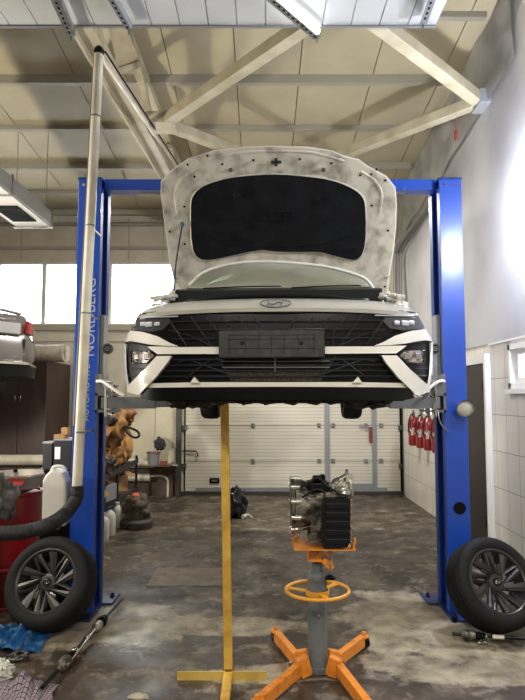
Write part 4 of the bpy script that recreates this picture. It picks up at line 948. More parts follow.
# ================================================================== WHEELS
def make_wheel(label):
    t = thing('car_wheel', label, 'wheel', (0, 0, 0), 'alloy wheels taken off the car')
    R0, hwid = .317, .108
    bm = B(); prof = []
    half = [(.224, -.098), (.236, -.104), (.262, -.108), (.288, -.103), (.303, -.093), (.312, -.08)]
    tread = []
    for g0 in (-.052, -.018, .018, .052): tread += [(.317, g0-.006), (.310, g0-.004), (.310, g0+.004), (.317, g0+.006)]
    prof = [(r, y) for r, y in half]+tread+[(r, -y) for r, y in reversed(half)]
    seg = 96; rings = []
    for r, y in prof+[(.218, .09), (.218, -.09)]:
        rings.append([bm.verts.new((r*math.cos(2*PI*i/seg), y, r*math.sin(2*PI*i/seg))) for i in range(seg)])
    for a, b in zip(rings, rings[1:]+rings[:1]):
        for i in range(seg): bm.faces.new((a[i], a[(i+1) % seg], b[(i+1) % seg], b[i]))
    ty = obj('tyre', bm, rubber, t, 30)
    bm = B(); rings = []
    for r, y in ((.226, -.1), (.229, -.092), (.218, -.085), (.205, -.07), (.198, .05), (.218, .095), (.214, .095), (.190, .05), (.196, -.07), (.206, -.095), (.214, -.101)):
        rings.append([bm.verts.new((r*math.cos(2*PI*i/64), y, r*math.sin(2*PI*i/64))) for i in range(64)])
    for a, b in zip(rings, rings[1:]+rings[:1]):
        for i in range(64): bm.faces.new((a[i], a[(i+1) % 64], b[(i+1) % 64], b[i]))
    obj('rim', bm, rim_m, t, 30)
    def P(r, a, y): a = math.radians(a); return V((r*math.cos(a), y, r*math.sin(a)))
    for k in range(5):
        A = k*72+90
        bm = B()      # broad faceted twin spoke, swept like a turbine blade
        prism_pts = lambda pts, y0, y1: None
        for (r0_, a0, w0, r1_, a1, w1) in ((.05, -12, 17, .205, 28, 9), (.05, 24, 15, .207, 60, 6), (.12, 6, 5, .205, -4, 4)):
            q = [P(r0_, A+a0-w0, -.055), P(r0_, A+a0+w0, -.055), P(r1_, A+a1+w1, -.088), P(r1_, A+a1-w1, -.088)]
            mid = [P(.055, A+a0, -.072), P(.2, A+a1, -.096)]
            bk = [p+V((0, .03, 0)) for p in q]
            v = [bm.verts.new(p) for p in q]; vm = [bm.verts.new(p) for p in mid]; vb = [bm.verts.new(p) for p in bk]
            bm.faces.new((v[0], vm[0], vm[1], v[3])); bm.faces.new((vm[0], v[1], v[2], vm[1])); bm.faces.new((v[0], v[1], vm[0])); bm.faces.new((v[3], vm[1], v[2]))
            for i in range(4): j = (i+1) % 4; bm.faces.new((v[i], vb[i], vb[j], v[j]))
            bm.faces.new(vb[::-1])
        q = [P(.07, A-6, -.064), P(.15, A+16, -.078), P(.13, A+40, -.076), P(.08, A+30, -.064)]
        v = [bm.verts.new(p) for p in q]; vb = [bm.verts.new(p+V((0, .012, 0))) for p in q]
        bm.faces.new(v); bm.faces.new(vb[::-1])
        for i in range(4): j = (i+1) % 4; bm.faces.new((v[i], vb[i], vb[j], v[j]))
        obj('spoke', bm, rim_m, t)
    bm = B(); lathe(bm, [(.068, 0), (.068, .03), (.055, .045), (.034, .05), (.001, .05)], (0, -.02, 0), (0, -1, 0), 30); hb = obj('hub', bm, rim_m, t, 30)
    bm = B(); cyl(bm, (0, -.078, 0), (0, -.068, 0), .029, 24); cp = obj('centre_cap', bm, bplastic, t, 40)
    bm = B(); tube(bm, [V((.02*math.cos(a*PI/10), -.079, .013*math.sin(a*PI/10))) for a in range(20)], .0018, 6, 0, True)
    tube(bm, [(-.01, -.079, -.007), (-.006, -.079, .008)], .0018, 6); tube(bm, [(.006, -.079, -.008), (.01, -.079, .007)], .0018, 6); tube(bm, [(-.008, -.079, 0), (.008, -.079, 0)], .0015, 6); obj('cap_emblem', bm, chrome, cp, True)
    for k in range(5):
        bm = B(); a = math.radians(k*72+54); cyl(bm, (.045*math.cos(a), -.066, .045*math.sin(a)), (.045*math.cos(a), -.02, .045*math.sin(a)), .009, 12); obj('lug_hole', bm, bdark, t)
    bm = B(); lathe(bm, [(.192, 0), (.192, .01), (.05, .01), (.05, 0)], (0, .06, 0), (0, 1, 0), 40, True) if False else None
    return t
wl = make_wheel('alloy wheel leaning on the left blue post by the red drum')
al = math.radians(29)
zc_ = .317*math.cos(al)+.105*math.sin(al)+.002
wl.location = (-1.505, 4.40, zc_); wl.rotation_euler = (-al, math.radians(25), -math.radians(23))
wr = dup(wl, (1.625, 4.38, zc_), (-al, math.radians(-10), math.radians(22)), 'alloy wheel leaning on the right blue post near the tiled wall')

# ================================================================== FLOOR ITEMS
def shaft(name, label, p0, p1, lay):
    p0, p1 = V(p0), V(p1); d = (p1-p0); Ln = d.length; d.normalize()
    t = thing(name, label, 'drive shaft', (p0.x, p0.y, 0))
    bm = B(); cyl(bm, p0, p1, .012, 14); obj('shaft', bm, M('shaft_black', '1b1a19', .3, .5), t, 40)
    for k, (nm, s0, prof, m) in enumerate(lay):
        bm = B(); lathe(bm, [(r_*.78, s_) for r_, s_ in prof], p0+d*(s0*Ln), p1, 24); obj(nm, bm, m, t, 35)
    return t
boot = [(.016, 0), (.03, .005), (.024, .015), (.037, .022), (.03, .034), (.044, .042), (.036, .056), (.048, .066), (.048, .08), (.02, .082)]
joint = [(.02, 0), (.047, .004), (.05, .04), (.046, .08), (.02, .1), (.016, .14), (.01, .15)]
a, b = G(122, 599, .045), G(42, 688, .045)
shaft('drive_shaft', 'long steel drive shaft with rubber boots lying on the floor by the left wheel', a, b,
      [('boot', .28, boot, bplastic), ('joint', .36, [(r*.8, s) for r, s in joint], M('joint_steel', 'b9b5ab', .3, .8, '6e6a60', 14)), ('weight', .52, [(.012, 0), (.02, .01), (.02, .05), (.012, .06)], chrome), ('boot_clamp', .66, [(.02, 0), (.03, .01), (.03, .03), (.02, .04)], chrome), ('outer_joint', .76, joint, M('joint_dusty', '8c8478', .5, .5, '4b463e', 12)), ('rear_boot', .70, [(r*.9, s) for r, s in boot], bplastic)])
bm = B(); cyl(bm, G(106, 615, .05), G(60, 668, .05)+V((.03, .02, 0)), .008, 10); tag(obj('steel_rod', bm, chrome, None, True), 'thin bright steel rod lying along the left drive shaft', 'rod')
a, b = G(452, 634, .045), G(560, 641, .045)
shaft('drive_shaft', 'drive shaft with stub axle lying under the right wheel', a, b,
      [('stub', 0, [(.008, 0), (.014, .02), (.014, .06), (.03, .07), (.05, .08), (.05, .11), (.042, .15), (.02, .16)], alu), ('boot', .2, [(r*.85, s) for r, s in reversed([(r, .082-s) for r, s in boot])], bplastic), ('sleeve', .38, [(.016, 0), (.018, .01), (.018, .07), (.013, .08)], white_pl), ('band', .31, [(.014, 0), (.022, .002), (.022, .012), (.014, .014)], chrome)])
bm = B(); p = G(479, 645, 0); cyl(bm, (p.x, p.y, .012), (p.x, p.y+.09, .03), .006, 8); blob(bm, (p.x, p.y, .016), (.018, .018, .016), .2, 2, 1, 3); blob(bm, (p.x+.045, p.y+.005, .014), (.016, .014, .014), .2, 2, 2, 3); cyl(bm, (p.x, p.y, .014), (p.x+.045, p.y+.005, .014), .007, 8)
tag(obj('ball_joint', bm, chrome, None, True), 'small shiny ball joint in front of the right drive shaft', 'ball joint')
bm = B(); p = G(454.5, 622, 0); cyl(bm, (p.x, p.y, 0), (p.x, p.y, .04), .02, 10); tag(obj('rubber_bung', bm, bdark), 'small black rubber bung beside the right lift base plate', 'bung')
# fabric and scrap lower left
blue_bag = M('blue_plastic', '2462a0', .3, 0, '79abcc', 14, (.5, .7), .5, 30)
bm = B(); p = G(22, 640); cloth(bm, (p.x-.03, p.y, 0), .46, .44, .2, 3.1); tag(obj('plastic_bag', bm, blue_bag, None, True), 'crumpled blue plastic bag under the left wheel', 'bag')
def plaid():
    m = bpy.data.materials.new('plaid_cloth'); m.use_nodes = True; n = m.node_tree.nodes; l = m.node_tree.links; b = n['Principled BSDF']; b.inputs['Roughness'].default_value = .85
    tc = n.new('ShaderNodeTexCoord'); prev = None
    for ax in 'XY':
        w = n.new('ShaderNodeTexWave'); w.bands_direction = ax; w.inputs['Scale'].default_value = 14; w.inputs['Distortion'].default_value = .6; l.new(tc.outputs['Object'], w.inputs['Vector'])
        r = n.new('ShaderNodeValToRGB'); r.color_ramp.elements[0].position = .03; r.color_ramp.elements[1].position = .13; r.color_ramp.elements[0].color = hx('5a5990')+(1,); r.color_ramp.elements[1].color = hx('ded6d4')+(1,); l.new(w.outputs['Fac'], r.inputs['Fac'])
        if prev is None: prev = r.outputs['Color']
        else:
            mx = n.new('ShaderNodeMixRGB'); mx.blend_type = 'MULTIPLY'; mx.inputs['Fac'].default_value = 1; l.new(prev, mx.inputs[1]); l.new(r.outputs['Color'], mx.inputs[2]); prev = mx.outputs[0]
    l.new(prev, b.inputs['Base Color']); return m
bm = B(); p = G(26, 694); cloth(bm, (p.x-.02, p.y-.04, 0), .42, .34, .14, 6.3); tag(obj('checked_rag', bm, plaid(), None, True), 'white and blue checked rag in the bottom left corner', 'rag')
bm = B(); p = G(3, 680); blob(bm, (p.x-.02, p.y, .05), (.07, .06, .06), .5, 4, 3, 4, None, 0.0); tag(obj('crumpled_paper', bm, M('speckled_white', 'cfcfc6', .7, 0, '3b3a36', 40, (.62, .68)), None, True), 'speckled white lump above the checked rag', 'paper')
# small caliper bracket
t = thing('brake_bracket', 'small metal brake bracket lying between the blue bag and checked rag', 'bracket', tuple(G(17, 661)))
p = G(17, 661); bm = B(); pts = [(p.x-.05, p.y, .02), (p.x-.04, p.y+.05, .03), (p.x+.0, p.y+.06, .035), (p.x+.05, p.y+.04, .03), (p.x+.055, p.y-.01, .02), (p.x+.02, p.y-.03, .018), (p.x-.03, p.y-.03, .018)]
[cyl(bm, (q[0], q[1], q[2]-.01), (q[0], q[1], q[2]+.015), .014, 10) for q in (pts[0], pts[2], pts[4])]; tube(bm, pts, .011, 8, 0, True); tube(bm, [pts[1], pts[5]], .008, 8); tube(bm, [pts[3], pts[6]], .007, 8); obj('frame', bm, M('bracket_metal', '7d7f7a', .4, .7, '34352f', 30), t, True)
# pale concrete chip bottom
bm = B(); p = G(138, 699); blob(bm, (p.x, p.y, .012), (.055, .03, .014), .3, 3, 8, 3, None, 0); tag(obj('concrete_chip', bm, M('pale_concrete', 'b5ac96', .8, 0, '938a76', 20), None, True), 'pale broken concrete chip at the bottom edge of the floor', 'chip')

# ---- red drum, basin, cloth, gloves
dc = V((-2.13, 5.05, 0)); dr_ = .29
t = thing('oil_drum', 'red steel drum behind the left wheel', 'drum', tuple(dc))
prof = [(.28, 0), (.295, .005), (.295, .02), (.285, .03), (.285, .28), (.295, .29), (.295, .31), (.285, .32), (.285, .58), (.295, .59), (.295, .61), (.285, .62), (.285, .86), (.295, .87), (.295, .885), (.27, .885), (.27, .87), (.02, .868)]
bm = B(); lathe(bm, prof, dc, dc+V((0, 0, 1)), 48); obj('drum_body', bm, red_m, t, 30)
bm = B(); cyl(bm, dc+V((.1, -.15, .868)), dc+V((.1, -.15, .885)), .03, 12); obj('bung', bm, steel, t)
pc = W(33, 478, 4.75)
bm = B(); pc = V((-2.02, 5.02, .887)); lathe(bm, [(.1, 0), (.17, .03), (.21, .11), (.24, .135), (.242, .15), (.225, .14), (.19, .11), (.12, .04), (.001, .03)], pc, pc+V((0, 0, 1)), 40); fu = tag(obj('metal_basin', bm, M('basin_steel', 'c4bdb0', .3, .6), None, 30), 'shallow steel basin on top of the red drum', 'basin')
t = thing('spray_can', 'small grey can with dark cap standing in the steel basin', 'can', tuple(pc+V((-.02, .02, .03))))
q = pc+V((-.03, .02, .028)); bm = B(); cyl(bm, q, q+V((0, 0, .12)), .026, 20); obj('can_body', bm, M('can_grey', '9a9a98', .35, .5), t, 40)
bm = B(); cyl(bm, q+V((0, 0, .12)), q+V((0, 0, .145)), .018, 16); obj('cap', bm, bplastic, t, 40)
bm = B(); q = W(8, 472, 4.8); cloth(bm, (q.x-.02, q.y, .97), .3, .22, .06, 2.2, 24); tag(obj('red_rag', bm, M('red_cloth', 'c03a34', .8), None, True), 'red rag lying over the left edge of the drum top', 'rag')
bm = B(); q = W(-2, 497, 4.6); blob(bm, (q.x, 4.6, q.z), (.13, .1, .17), .45, 2.5, 4, 4); tag(obj('dirty_bin_liner', bm, M('dark_liner', '3a3b38', .4, 0, '5b5a54', 8, bump=.6, bscale=15), None, True), 'dirty dark plastic liner hanging at the left of the red drum', 'liner')
bm = B(); cyl(bm, (q.x-.12, 4.58, 0), (q.x-.12, 4.58, q.z-.18), .14, 24); tag(obj('waste_bin', bm, M('bin_green', '2d3a2c', .6), None, 40), 'dark green waste bin at the left edge in front of the red drum', 'bin')
# ---- white canister on a trolley/box, black boxes
q0, q1 = W(44, 525, 4.75), W(69, 468, 4.75)
t = thing('jerry_can', 'white plastic canister standing between red drum and blue post', 'canister', ((q0.x+q1.x)/2, 4.75, 0))
zb = q0.z
bm = B(); prism(bm, [(q0.x, zb), (q1.x, zb), (q1.x, q1.z-.1), (q1.x-.03, q1.z-.03), (q0.x+.07, q1.z), (q0.x+.02, q1.z-.05), (q0.x, q1.z-.09)], lambda p, d: V((p[0], 4.68+d, p[1])), .15); obj('can_body', bm, white_pl, t, bevel=.018)
bm = B(); tube(bm, [(q0.x+.05, 4.75, q1.z-.02), (q0.x+.07, 4.75, q1.z+.01), (q0.x+.13, 4.75, q1.z+.01), (q0.x+.16, 4.75, q1.z-.02)], .014, 10, 5); obj('handle', bm, white_pl, t, True)
bm = B(); cyl(bm, (q0.x+.035, 4.73, q1.z-.05), (q0.x+.015, 4.71, q1.z-.01), .02, 14); obj('cap', bm, bplastic, t, 40)
bm = B(); bx(bm, q0.x+.01, q1.x-.02, 4.62, 4.88, 0.001, zb-.002, .008); tag(obj('tool_crate', bm, bplastic), 'black crate under the white canister', 'crate')
# shelf-top black boxes with white labels (on a cabinet farther back)
zt_ = W(56, 470, 6.4).z
t = thing('tool_trolley', 'dark tool trolley behind the white canister', 'trolley', (-2.2, 6.4, 0))
bm = B(); bx(bm, -2.42, -2.0, 6.3, 6.7, .1, zt_, .01); obj('cabinet', bm, M('trolley_dark', '2b2a2b', .5), t)
bm = B()
for k in range(3): bx(bm, -2.4, -2.02, 6.29, 6.3, .14+k*.22, .33+k*.22, .002)
obj('drawer', bm, dsteel, t)
bm = B()
for x in (-2.38, -2.04):
    for y in (6.34, 6.66): cyl(bm, (x, y, 0), (x, y, .1), .03, 12)
obj('foot', bm, dsteel, t)
def boxed(u0, v0, u1, v1, Y, d, label, mat=bplastic, lab=None):
    a, b = W(u0, v1, Y), W(u1, v0, Y)
    t = thing('storage_box', label, 'box', ((a.x+b.x)/2, Y, zt_))
    bm = B(); bx(bm, a.x, b.x, Y, Y+d, zt_+.001, b.z, .006); obj('box_body', bm, mat, t)
    bm = B(); bx(bm, a.x-.004, b.x+.004, Y-.004, Y+d, b.z-.01, b.z+.006); obj('rim', bm, M('edge_grey', '8f9296', .4), t)
    if lab: p0, p1 = W(lab[0], lab[3], Y), W(lab[2], lab[1], Y); bm = B(); bx(bm, p0.x, p1.x, Y-.004, Y-.001, p0.z, p1.z); obj('label_sticker', bm, plate_w, t)
boxed(53.5, 439.5, 71.5, 466, 6.33, .25, 'black box with a white sticker on the tool trolley', M('box_navy', '14151f', .45), (54.7, 447, 60.5, 459))
boxed(42.5, 442.5, 52.5, 461, 6.45, .2, 'small plain black box left of the white-stickered box', M('box_navy2', '191b24', .5))
bm = B(); a, b = W(58, 441, 6.5), W(69, 430, 6.5); bx(bm, a.x, b.x, 6.36, 6.5, W(60, 439.5, 6.33).z+.008, b.z-.04); bx(bm, a.x+.07, b.x+.02, 6.38, 6.48, b.z-.04, b.z+.03)
tag(obj('cardboard_box', bm, cardb), 'torn brown cardboard piece on top of the white-stickered box', 'box')
# brown wardrobe + insulation roll
YC = 9.15; ctop = W(50, 361, YC).z; cxr = W(46, 400, YC).x
t = thing('wardrobe', 'tall brown wooden wardrobe against the back wall at the left', 'wardrobe', (cxr-.7, YC, 0))
bm = B(); bx(bm, cxr-1.9, cxr, YC+.02, YB-.14, 0, ctop); obj('carcass', bm, M('wood_side', '3b2823', .55, 0, '30201c', 4), t)
xd = W(18.5, 400, YC).x
wgrain = M('wood_front', '432f28', .5, 0, '35241f', 3)
for a_, b_, hs_ in ((xd, cxr, xd+.04), (xd-(cxr-xd), xd-.008, xd-.045), (xd-2*(cxr-xd)-.1, xd-(cxr-xd)-.008, None), (cxr-1.9, xd-2*(cxr-xd)-.11, None)):
    bm = B(); bx(bm, a_, b_, YC, YC+.02, .08, ctop-.02, .002); o = obj('wardrobe_door', bm, wgrain, t)
    if hs_:
        z0 = W(15, 399, YC).z; bm = B(); tube(bm, [(hs_, YC, z0-.05), (hs_, YC-.03, z0-.045), (hs_, YC-.03, z0+.045), (hs_, YC, z0+.05)], .008, 8); obj('handle', bm, chrome, o, True)
a, b = W(28, 355, YC+.3), W(66, 354, YC+.3)
rr = .14
t = thing('insulation_roll', 'white roll of insulation lying on top of the brown wardrobe', 'roll', (a.x, YC+.4, ctop))
bm = B(); cyl(bm, (a.x-.4, YC+.45, ctop+rr+.001), (b.x, YC+.3, ctop+rr+.001), rr, 32)
for k in range(5): x = a.x+.1+k*.1
obj('roll', bm, M('roll_white', 'c9c0ac', .6, 0, 'aca28c', 12, bump=.6, bscale=25), t, 40)
bm = B(); c = V((b.x+.002, YC+.3, ctop+rr)); 
tube(bm, [c+V((0, r*math.cos(a2), r*math.sin(a2))) for r, a2 in ((.03+.0016*k, k*.35) for k in range(64))], .003, 5); obj('rolled_end', bm, M('roll_end', '6b6558', .8), t)
# heating pipes on back wall
bm = B(); z1, z2 = W(150, 463, YB-.15).z, W(150, 477, YB-.15).z
cyl(bm, (-2.9, YB-.2, z1), (W(153, 463, YB-.2).x, YB-.2, z1), .075, 24); tag(obj('heating_pipe', bm, cream, None, 40), 'thick cream upper heating pipe along the back wall', 'pipe')
bm = B(); xe = W(150, 477, YB-.2).x; cyl(bm, (-2.9, YB-.2, z2), (xe, YB-.2, z2), .065, 24); tube(bm, [(xe, YB-.2, z2+.02), (xe+.2, YB-.2, z2+.02), (xe+.29, YB-.2, z2-.04), (xe+.3, YB-.2, z2-.15), (xe+.3, YB-.2, 0)], .02, 10, 5); tag(obj('heating_pipe', bm, cream, None, 40), 'lower cream heating pipe bending down to the floor', 'pipe')
bm = B(); a = W(175.5, 440, YB-.02); cyl(bm, (a.x, YB-.03, .53), (a.x, YB-.03, 2.6), .022, 10); tag(obj('wall_conduit', bm, cream, None, True), 'thin vertical pipe on the back wall left of the garage door', 'pipe')
bm = B(); c_ = W(46, 460, 8.95); cyl(bm, (XL+.01, 8.95, c_.z), c_, .078, 24); tag(obj('heating_pipe', bm, cream, None, 40), 'thick cream pipe running in front of the brown wardrobe', 'pipe')
# ledge items
t = thing('bucket', 'grey bucket with orange rim on the back wall ledge', 'bucket', tuple(W(152, 464, YB-.25)))
a = W(152.5, 464, YB-.3); a.z = .53
bm = B(); bx(bm, a.x-.35, a.x+.3, YB-.32, YB-.13, .51, .53); lg = tag(obj('wall_ledge', bm, M('ledge', '5a4a40', .6)), 'brown ledge shelf on the back wall above the pipes', 'shelf')
bm = B(); lathe(bm, [(.09, 0), (.11, .22), (.105, .22), (.08, .01), (.001, .01)], a+V((0, .08, .001)), a+V((0, .08, 1)), 24); obj('bucket_body', bm, steel_p, t, 40)
bm = B(); lathe(bm, [(.108, 0), (.12, 0), (.12, .02), (.108, .02)], a+V((0, .08, .2)), a+V((0, .08, 1)), 24, True); obj('rim', bm, M('orange_red', '8f3a24', .5), t, 40)
bm = B(); p = W(160, 444, YB-.2); blob(bm, (p.x, YB-.2, p.z+.0), (.09, .06, .1), .5, 2.5, 6, 4); tag(obj('dark_cloth', bm, M('cloth_dark', '35373a', .8), None, True), 'dark bundled cloth beside the orange-rimmed bucket', 'cloth')
bm = B(); p = W(163.5, 461, YB-.25); bx(bm, p.x-.06, p.x+.06, YB-.28, YB-.2, .531, .6, .01); tag(obj('small_tin', bm, M('tin_red', '7d3a30', .5)), 'small reddish tin on the back wall ledge', 'tin')
# ---- storage rack in depth
t = thing('storage_rack', 'dark steel storage rack running back behind the left blue post', 'rack', (-2.1, 8, 0))
fx = -1.9; bx0 = -2.4
rk = M('rack_dark', '2c2b30', .5, .3)
for y in (6.75, 8.0, 9.2):
    for x in (fx-.03, bx0): bm = B(); bx(bm, x, x+.03, y, y+.04, 0, .78); obj('upright', bm, rk, t)
for z in (.28, .70):
    bm = B(); bx(bm, fx-.002, fx+.012, 6.75, 9.24, z-.035, z+.035); bx(bm, bx0-.012, bx0, 6.75, 9.24, z-.035, z+.035); bx(bm, bx0, fx-.002, 6.79, 9.2, z-.01, z); obj('shelf', bm, rk, t)
# goods on rack
random.seed(3)
for k, (y, z, s, m, nm, lab, cat) in enumerate((
    (7.0, .72, (.2, .2, .13), M('goods_dark', '242424', .5), 'engine_part', 'dark greasy engine part at the near end of the rack top', 'engine part'),
    (7.45, .72, (.2, .2, .14), M('goods_steel', '55524c', .4, .6), 'alternator', 'grey metal alternator on the rack top', 'engine part'),
    (8.1, .705, (.16, .26, .2), tan, 'tan_sack', 'lower tan sack on the rack top', 'sack'),
    (8.8, .705, (.14, .22, .26), M('tan2', 'bd8f4f', .6, 0, '8a6030', 6), 'tan_sack', 'tan sack at the far end of the rack top', 'sack'))):
    bm = B(); sz = s; cz = z+sz[2]*.95
    blob(bm, (fx-.14, y, cz), sz, .45, 2.2, k*3+1, 4, None, z+.001); tag(obj(nm, bm, m, None, True), lab, cat)
t = thing('leather_seat_cover', 'bulging tan leather cover with black strap on top of the rack', 'seat cover', (fx-.15, 7.9, 1.0))
bm = B(); blob(bm, (fx-.12, 7.75, 1.29), (.26, .3, .27), .35, 2, 11, 4); obj('cover', bm, tan, t, True)
bm = B(); pts = [W(123, 428, 7.45), W(127, 427, 7.4), W(137, 431, 7.4), W(139, 436, 7.4), W(134, 437.5, 7.4), W(126, 432, 7.42)]; tube(bm, pts, .014, 8, 5); obj('strap', bm, bplastic, t, True)
bm = B(); blob(bm, W(109, 420, 7.4), (.1, .1, .07), .3, 2, 5, 3); obj('buckle_flap', bm, M('dark_leather', '2b2119', .6), t, True)
bm = B(); blob(bm, (fx-.12, 8.3, 1.4), (.24, .22, .22), .4, 2, 17, 4); tag(obj('tan_sack', bm, M('tan3', '9a6a34', .6, 0, '6b4522', 5), None, True), 'darker tan sack piled behind the leather cover', 'sack')
for k, (y, dz, tilt) in enumerate(((7.2, .12, .3), (7.75, .14, -.2), (8.6, .15, .25))):
    bm = B(); box(bm, (fx-.15, y, .315+dz), (.28, .3, dz*1.4), Matrix.Rotation(tilt, 3, 'Z'), .004)
    if k != 1: box(bm, (fx+.0, y+.05, .315+dz*1.75), (.14, .26, .006), Matrix.Rotation(.5, 3, 'Y'))
    tag(obj('cardboard_box', bm, cardb if k != 1 else M('grey_tray', '8a8d92', .5)), ['open cardboard box at the near end of the rack lower shelf', 'grey plastic tray in the middle of the rack lower shelf', 'open cardboard box at the far end of the rack lower shelf'][k], 'box', 'boxes on the lower shelf')
for k, (u, vb, hh, r) in enumerate(((103, 540, .3, .07), (109, 535, .32, .075), (117, 527, .3, .07))):
    p = G(u, vb); t = thing('white_bottle', ['white bottle standing nearest the blue post under the rack', 'middle white bottle with blue cap under the rack', 'white bottle farthest along under the rack'][k], 'bottle', (p.x, p.y, 0), 'white bottles under the rack')
    bm = B(); lathe(bm, [(r*.95, 0), (r, .01), (r, hh*.7), (r*.85, hh*.8), (r*.35, hh*.92), (r*.35, hh*.96)], p, p+V((0, 0, 1)), 24); obj('bottle_body', bm, white_pl, t, 40)
    bm = B(); cyl(bm, p+V((0, 0, hh*.96)), p+V((0, 0, hh*1.04)), r*.4, 14); obj('cap', bm, M('cap_blue', '27407a', .5) if k == 1 else white_pl, t, 40)
# bundle on the floor
p = G(136.5, 527)
t = thing('work_boot_bundle', 'dusty bundled bag on a dark round base at the far left floor', 'bag', (p.x, p.y, 0))
bm = B(); lathe(bm, [(.2, 0), (.21, .02), (.21, .08), (.18, .11), (.001, .11)], p, p+V((0, 0, 1)), 28); obj('base_ring', bm, M('ring_dark', '3a3631', .7, 0, '4f4a42', 9), t, 40)
bm = B(); blob(bm, p+V((0, 0, .24)), (.17, .14, .17), .45, 2.3, 9, 4); obj('bag', bm, M('bag_grey', '6b6255', .8, 0, '453e35', 8, bump=.5, bscale=15), t, True)
bm = B(); blob(bm, W(135, 496, p.y-.02), (.06, .06, .04), .3, 2, 9, 3); tag(obj('orange_glove', bm, M('glove_orange', 'dd6a4a', .6), None, True), 'orange-pink glove on top of the dusty bag', 'glove')
# black bag by the garage door
p = G(236, 518)
t = thing('rubbish_bag', 'crumpled black bag on the floor in front of garage door', 'bag', (p.x, p.y, 0))
bm = B(); blob(bm, p+V((0, .05, .17)), (.14, .12, .2), .5, 2.2, 3, 4, None, 0.0); obj('bag_body', bm, M('bag_black', '14151a', .35, 0, '2b2d30', 8, bump=.6, bscale=15), t, True)
bm = B(); blob(bm, p+V((.01, .05, .37)), (.035, .03, .07), .3, 2, 1, 3); obj('knot', bm, M('bag_black', '14151a'), t, True)
p = G(245, 519); bm = B(); cyl(bm, p+V((-.03, 0, .03)), p+V((.0, .04, .03)), .03, 16); tube(bm, [p+V((0, .02, .03)), p+V((.04, .03, .05)), p+V((.08, .02, .03)), p+V((.1, 0, .01))], .01, 8, 4); tag(obj('tape_roll', bm, white_pl, None, 40), 'white roll with loose end beside the black bag', 'roll')

# ---- extinguishers on right wall
for k, y in enumerate((7.95, 8.35, 8.75, 9.2)):
    x = XR-.1; zb = .93
    t = thing('fire_extinguisher', ['nearest red fire extinguisher beside the right lift post', 'second red fire extinguisher from the lift post', 'third red fire extinguisher from the lift post', 'farthest red fire extinguisher on the right tiled wall'][k], 'fire extinguisher', (x, y, zb), 'fire extinguishers on the right wall')
    bm = B(); lathe(bm, [(.06, 0), (.075, .01), (.078, .03), (.078, .36), (.065, .41), (.03, .44), (.02, .46)], (x, y, zb), (x, y, 9), 24); obj('cylinder', bm, red_ext, t, 40)
    bm = B(); bx(bm, x-.02, x+.02, y-.03, y+.03, zb+.46, zb+.5, .004); beam(bm, (x, y-.02, zb+.5), (x-.03, y-.12, zb+.54), .02, .008); beam(bm, (x, y-.02, zb+.47), (x-.02, y-.11, zb+.47), .02, .008); obj('valve', bm, steel, t)
    bm = B(); tube(bm, [(x, y-.03, zb+.47), (x-.06, y-.08, zb+.46), (x-.09, y-.06, zb+.35), (x-.085, y-.03, zb+.2)], .01, 8, 5); obj('hose', bm, hose_m, t, True)
    bm = B(); lathe(bm, [(.079, 0), (.0795, 0), (.0795, .12), (.079, .12)], (x, y, zb+.16), (x, y, 9), 24, True); obj('label_band', bm, M('ext_label', 'c9b8b0', .5, 0, '8c2a28', 20, (.45, .5)), t, 40)
    bm = B(); bx(bm, x+.05, XR, y-.03, y+.03, zb+.3, zb+.4); obj('wall_hook', bm, steel, t)
# conduits on the right wall behind the bonnet
bm = B()
for k, r in ((0, .03), (.09, .02), (.16, .014)):
    tube(bm, [W(395+k*40, 335, 9.6), W(395+k*40, 262, 9.6), W(397+k*40, 250, 9.5), W(404+k*40, 238, 9.1), W(434+k*30, 196, 7.6), W(447, 180, 7.0)], r, 10, 5)
tag(obj('cable_conduit', bm, M('conduit', '74726e', .5, .3), None, True), 'bundle of dark conduits bending along the right wall behind the bonnet', 'conduit')

# ================================================================== SILVER CAR (rear corner, upper left)
th2 = math.radians(60)
rc = W(38, 350, 7.0)
zb = W(20, 376, 6.8).z
sc = thing('car', 'silver car on another lift, its rear corner visible at left edge', 'car', (rc.x, rc.y, zb-.28), None, 0)
ax = V((-math.sin(th2), math.cos(th2), 0)); sx_ = V((math.cos(th2), math.sin(th2), 0)); o0 = V((rc.x, rc.y, zb-.28))-sx_*.88+V((0, 0, 0))
def s2w(x, y, z): return o0+sx_*x+ax*y+V((0, 0, z))
def sloft(secs, name, m, sm=35, parent=sc):
    bm = B(); g = [[bm.verts.new(s2w(*p)) for p in s] for s in secs]; n = len(g[0])
    for a, b in zip(g, g[1:]):
        for i in range(n): bm.faces.new((a[i], a[(i+1) % n], b[(i+1) % n], b[i]))
    bm.faces.new(g[0][::-1]); bm.faces.new(g[-1]); return obj(name, bm, m, parent, sm)
def srow(y, hw, z0, z1): return [(-hw+.1, y, z0), (-hw, y, z0+.12), (-hw, y, z0+.3), (-hw+.03, y, z1-.1), (-hw+.12, y, z1), (hw-.12, y, z1), (hw-.03, y, z1-.1), (hw, y, z0+.3), (hw, y, z0+.12), (hw-.1, y, z0)]
sloft([srow(-.12, .62, .42, .62), srow(-.06, .78, .34, .78), srow(.08, .86, .29, .98), srow(.4, .9, .26, 1.02), srow(2.2, .91, .22, .98), srow(3.4, .9, .22, .92), srow(4.1, .82, .26, .75), srow(4.25, .6, .36, .6)], 'body', silver_paint)
sloft([[(-.72, .45, 1.0), (.72, .45, 1.0), (.6, 1.0, 1.36), (-.6, 1.0, 1.36)], [(-.78, 2.6, .98), (.78, 2.6, .98), (.62, 2.1, 1.42), (-.62, 2.1, 1.42)], [(-.78, 3.2, .93), (.78, 3.2, .93), (.76, 3.15, .95), (-.76, 3.15, .95)]], 'cabin_glass', bgloss)
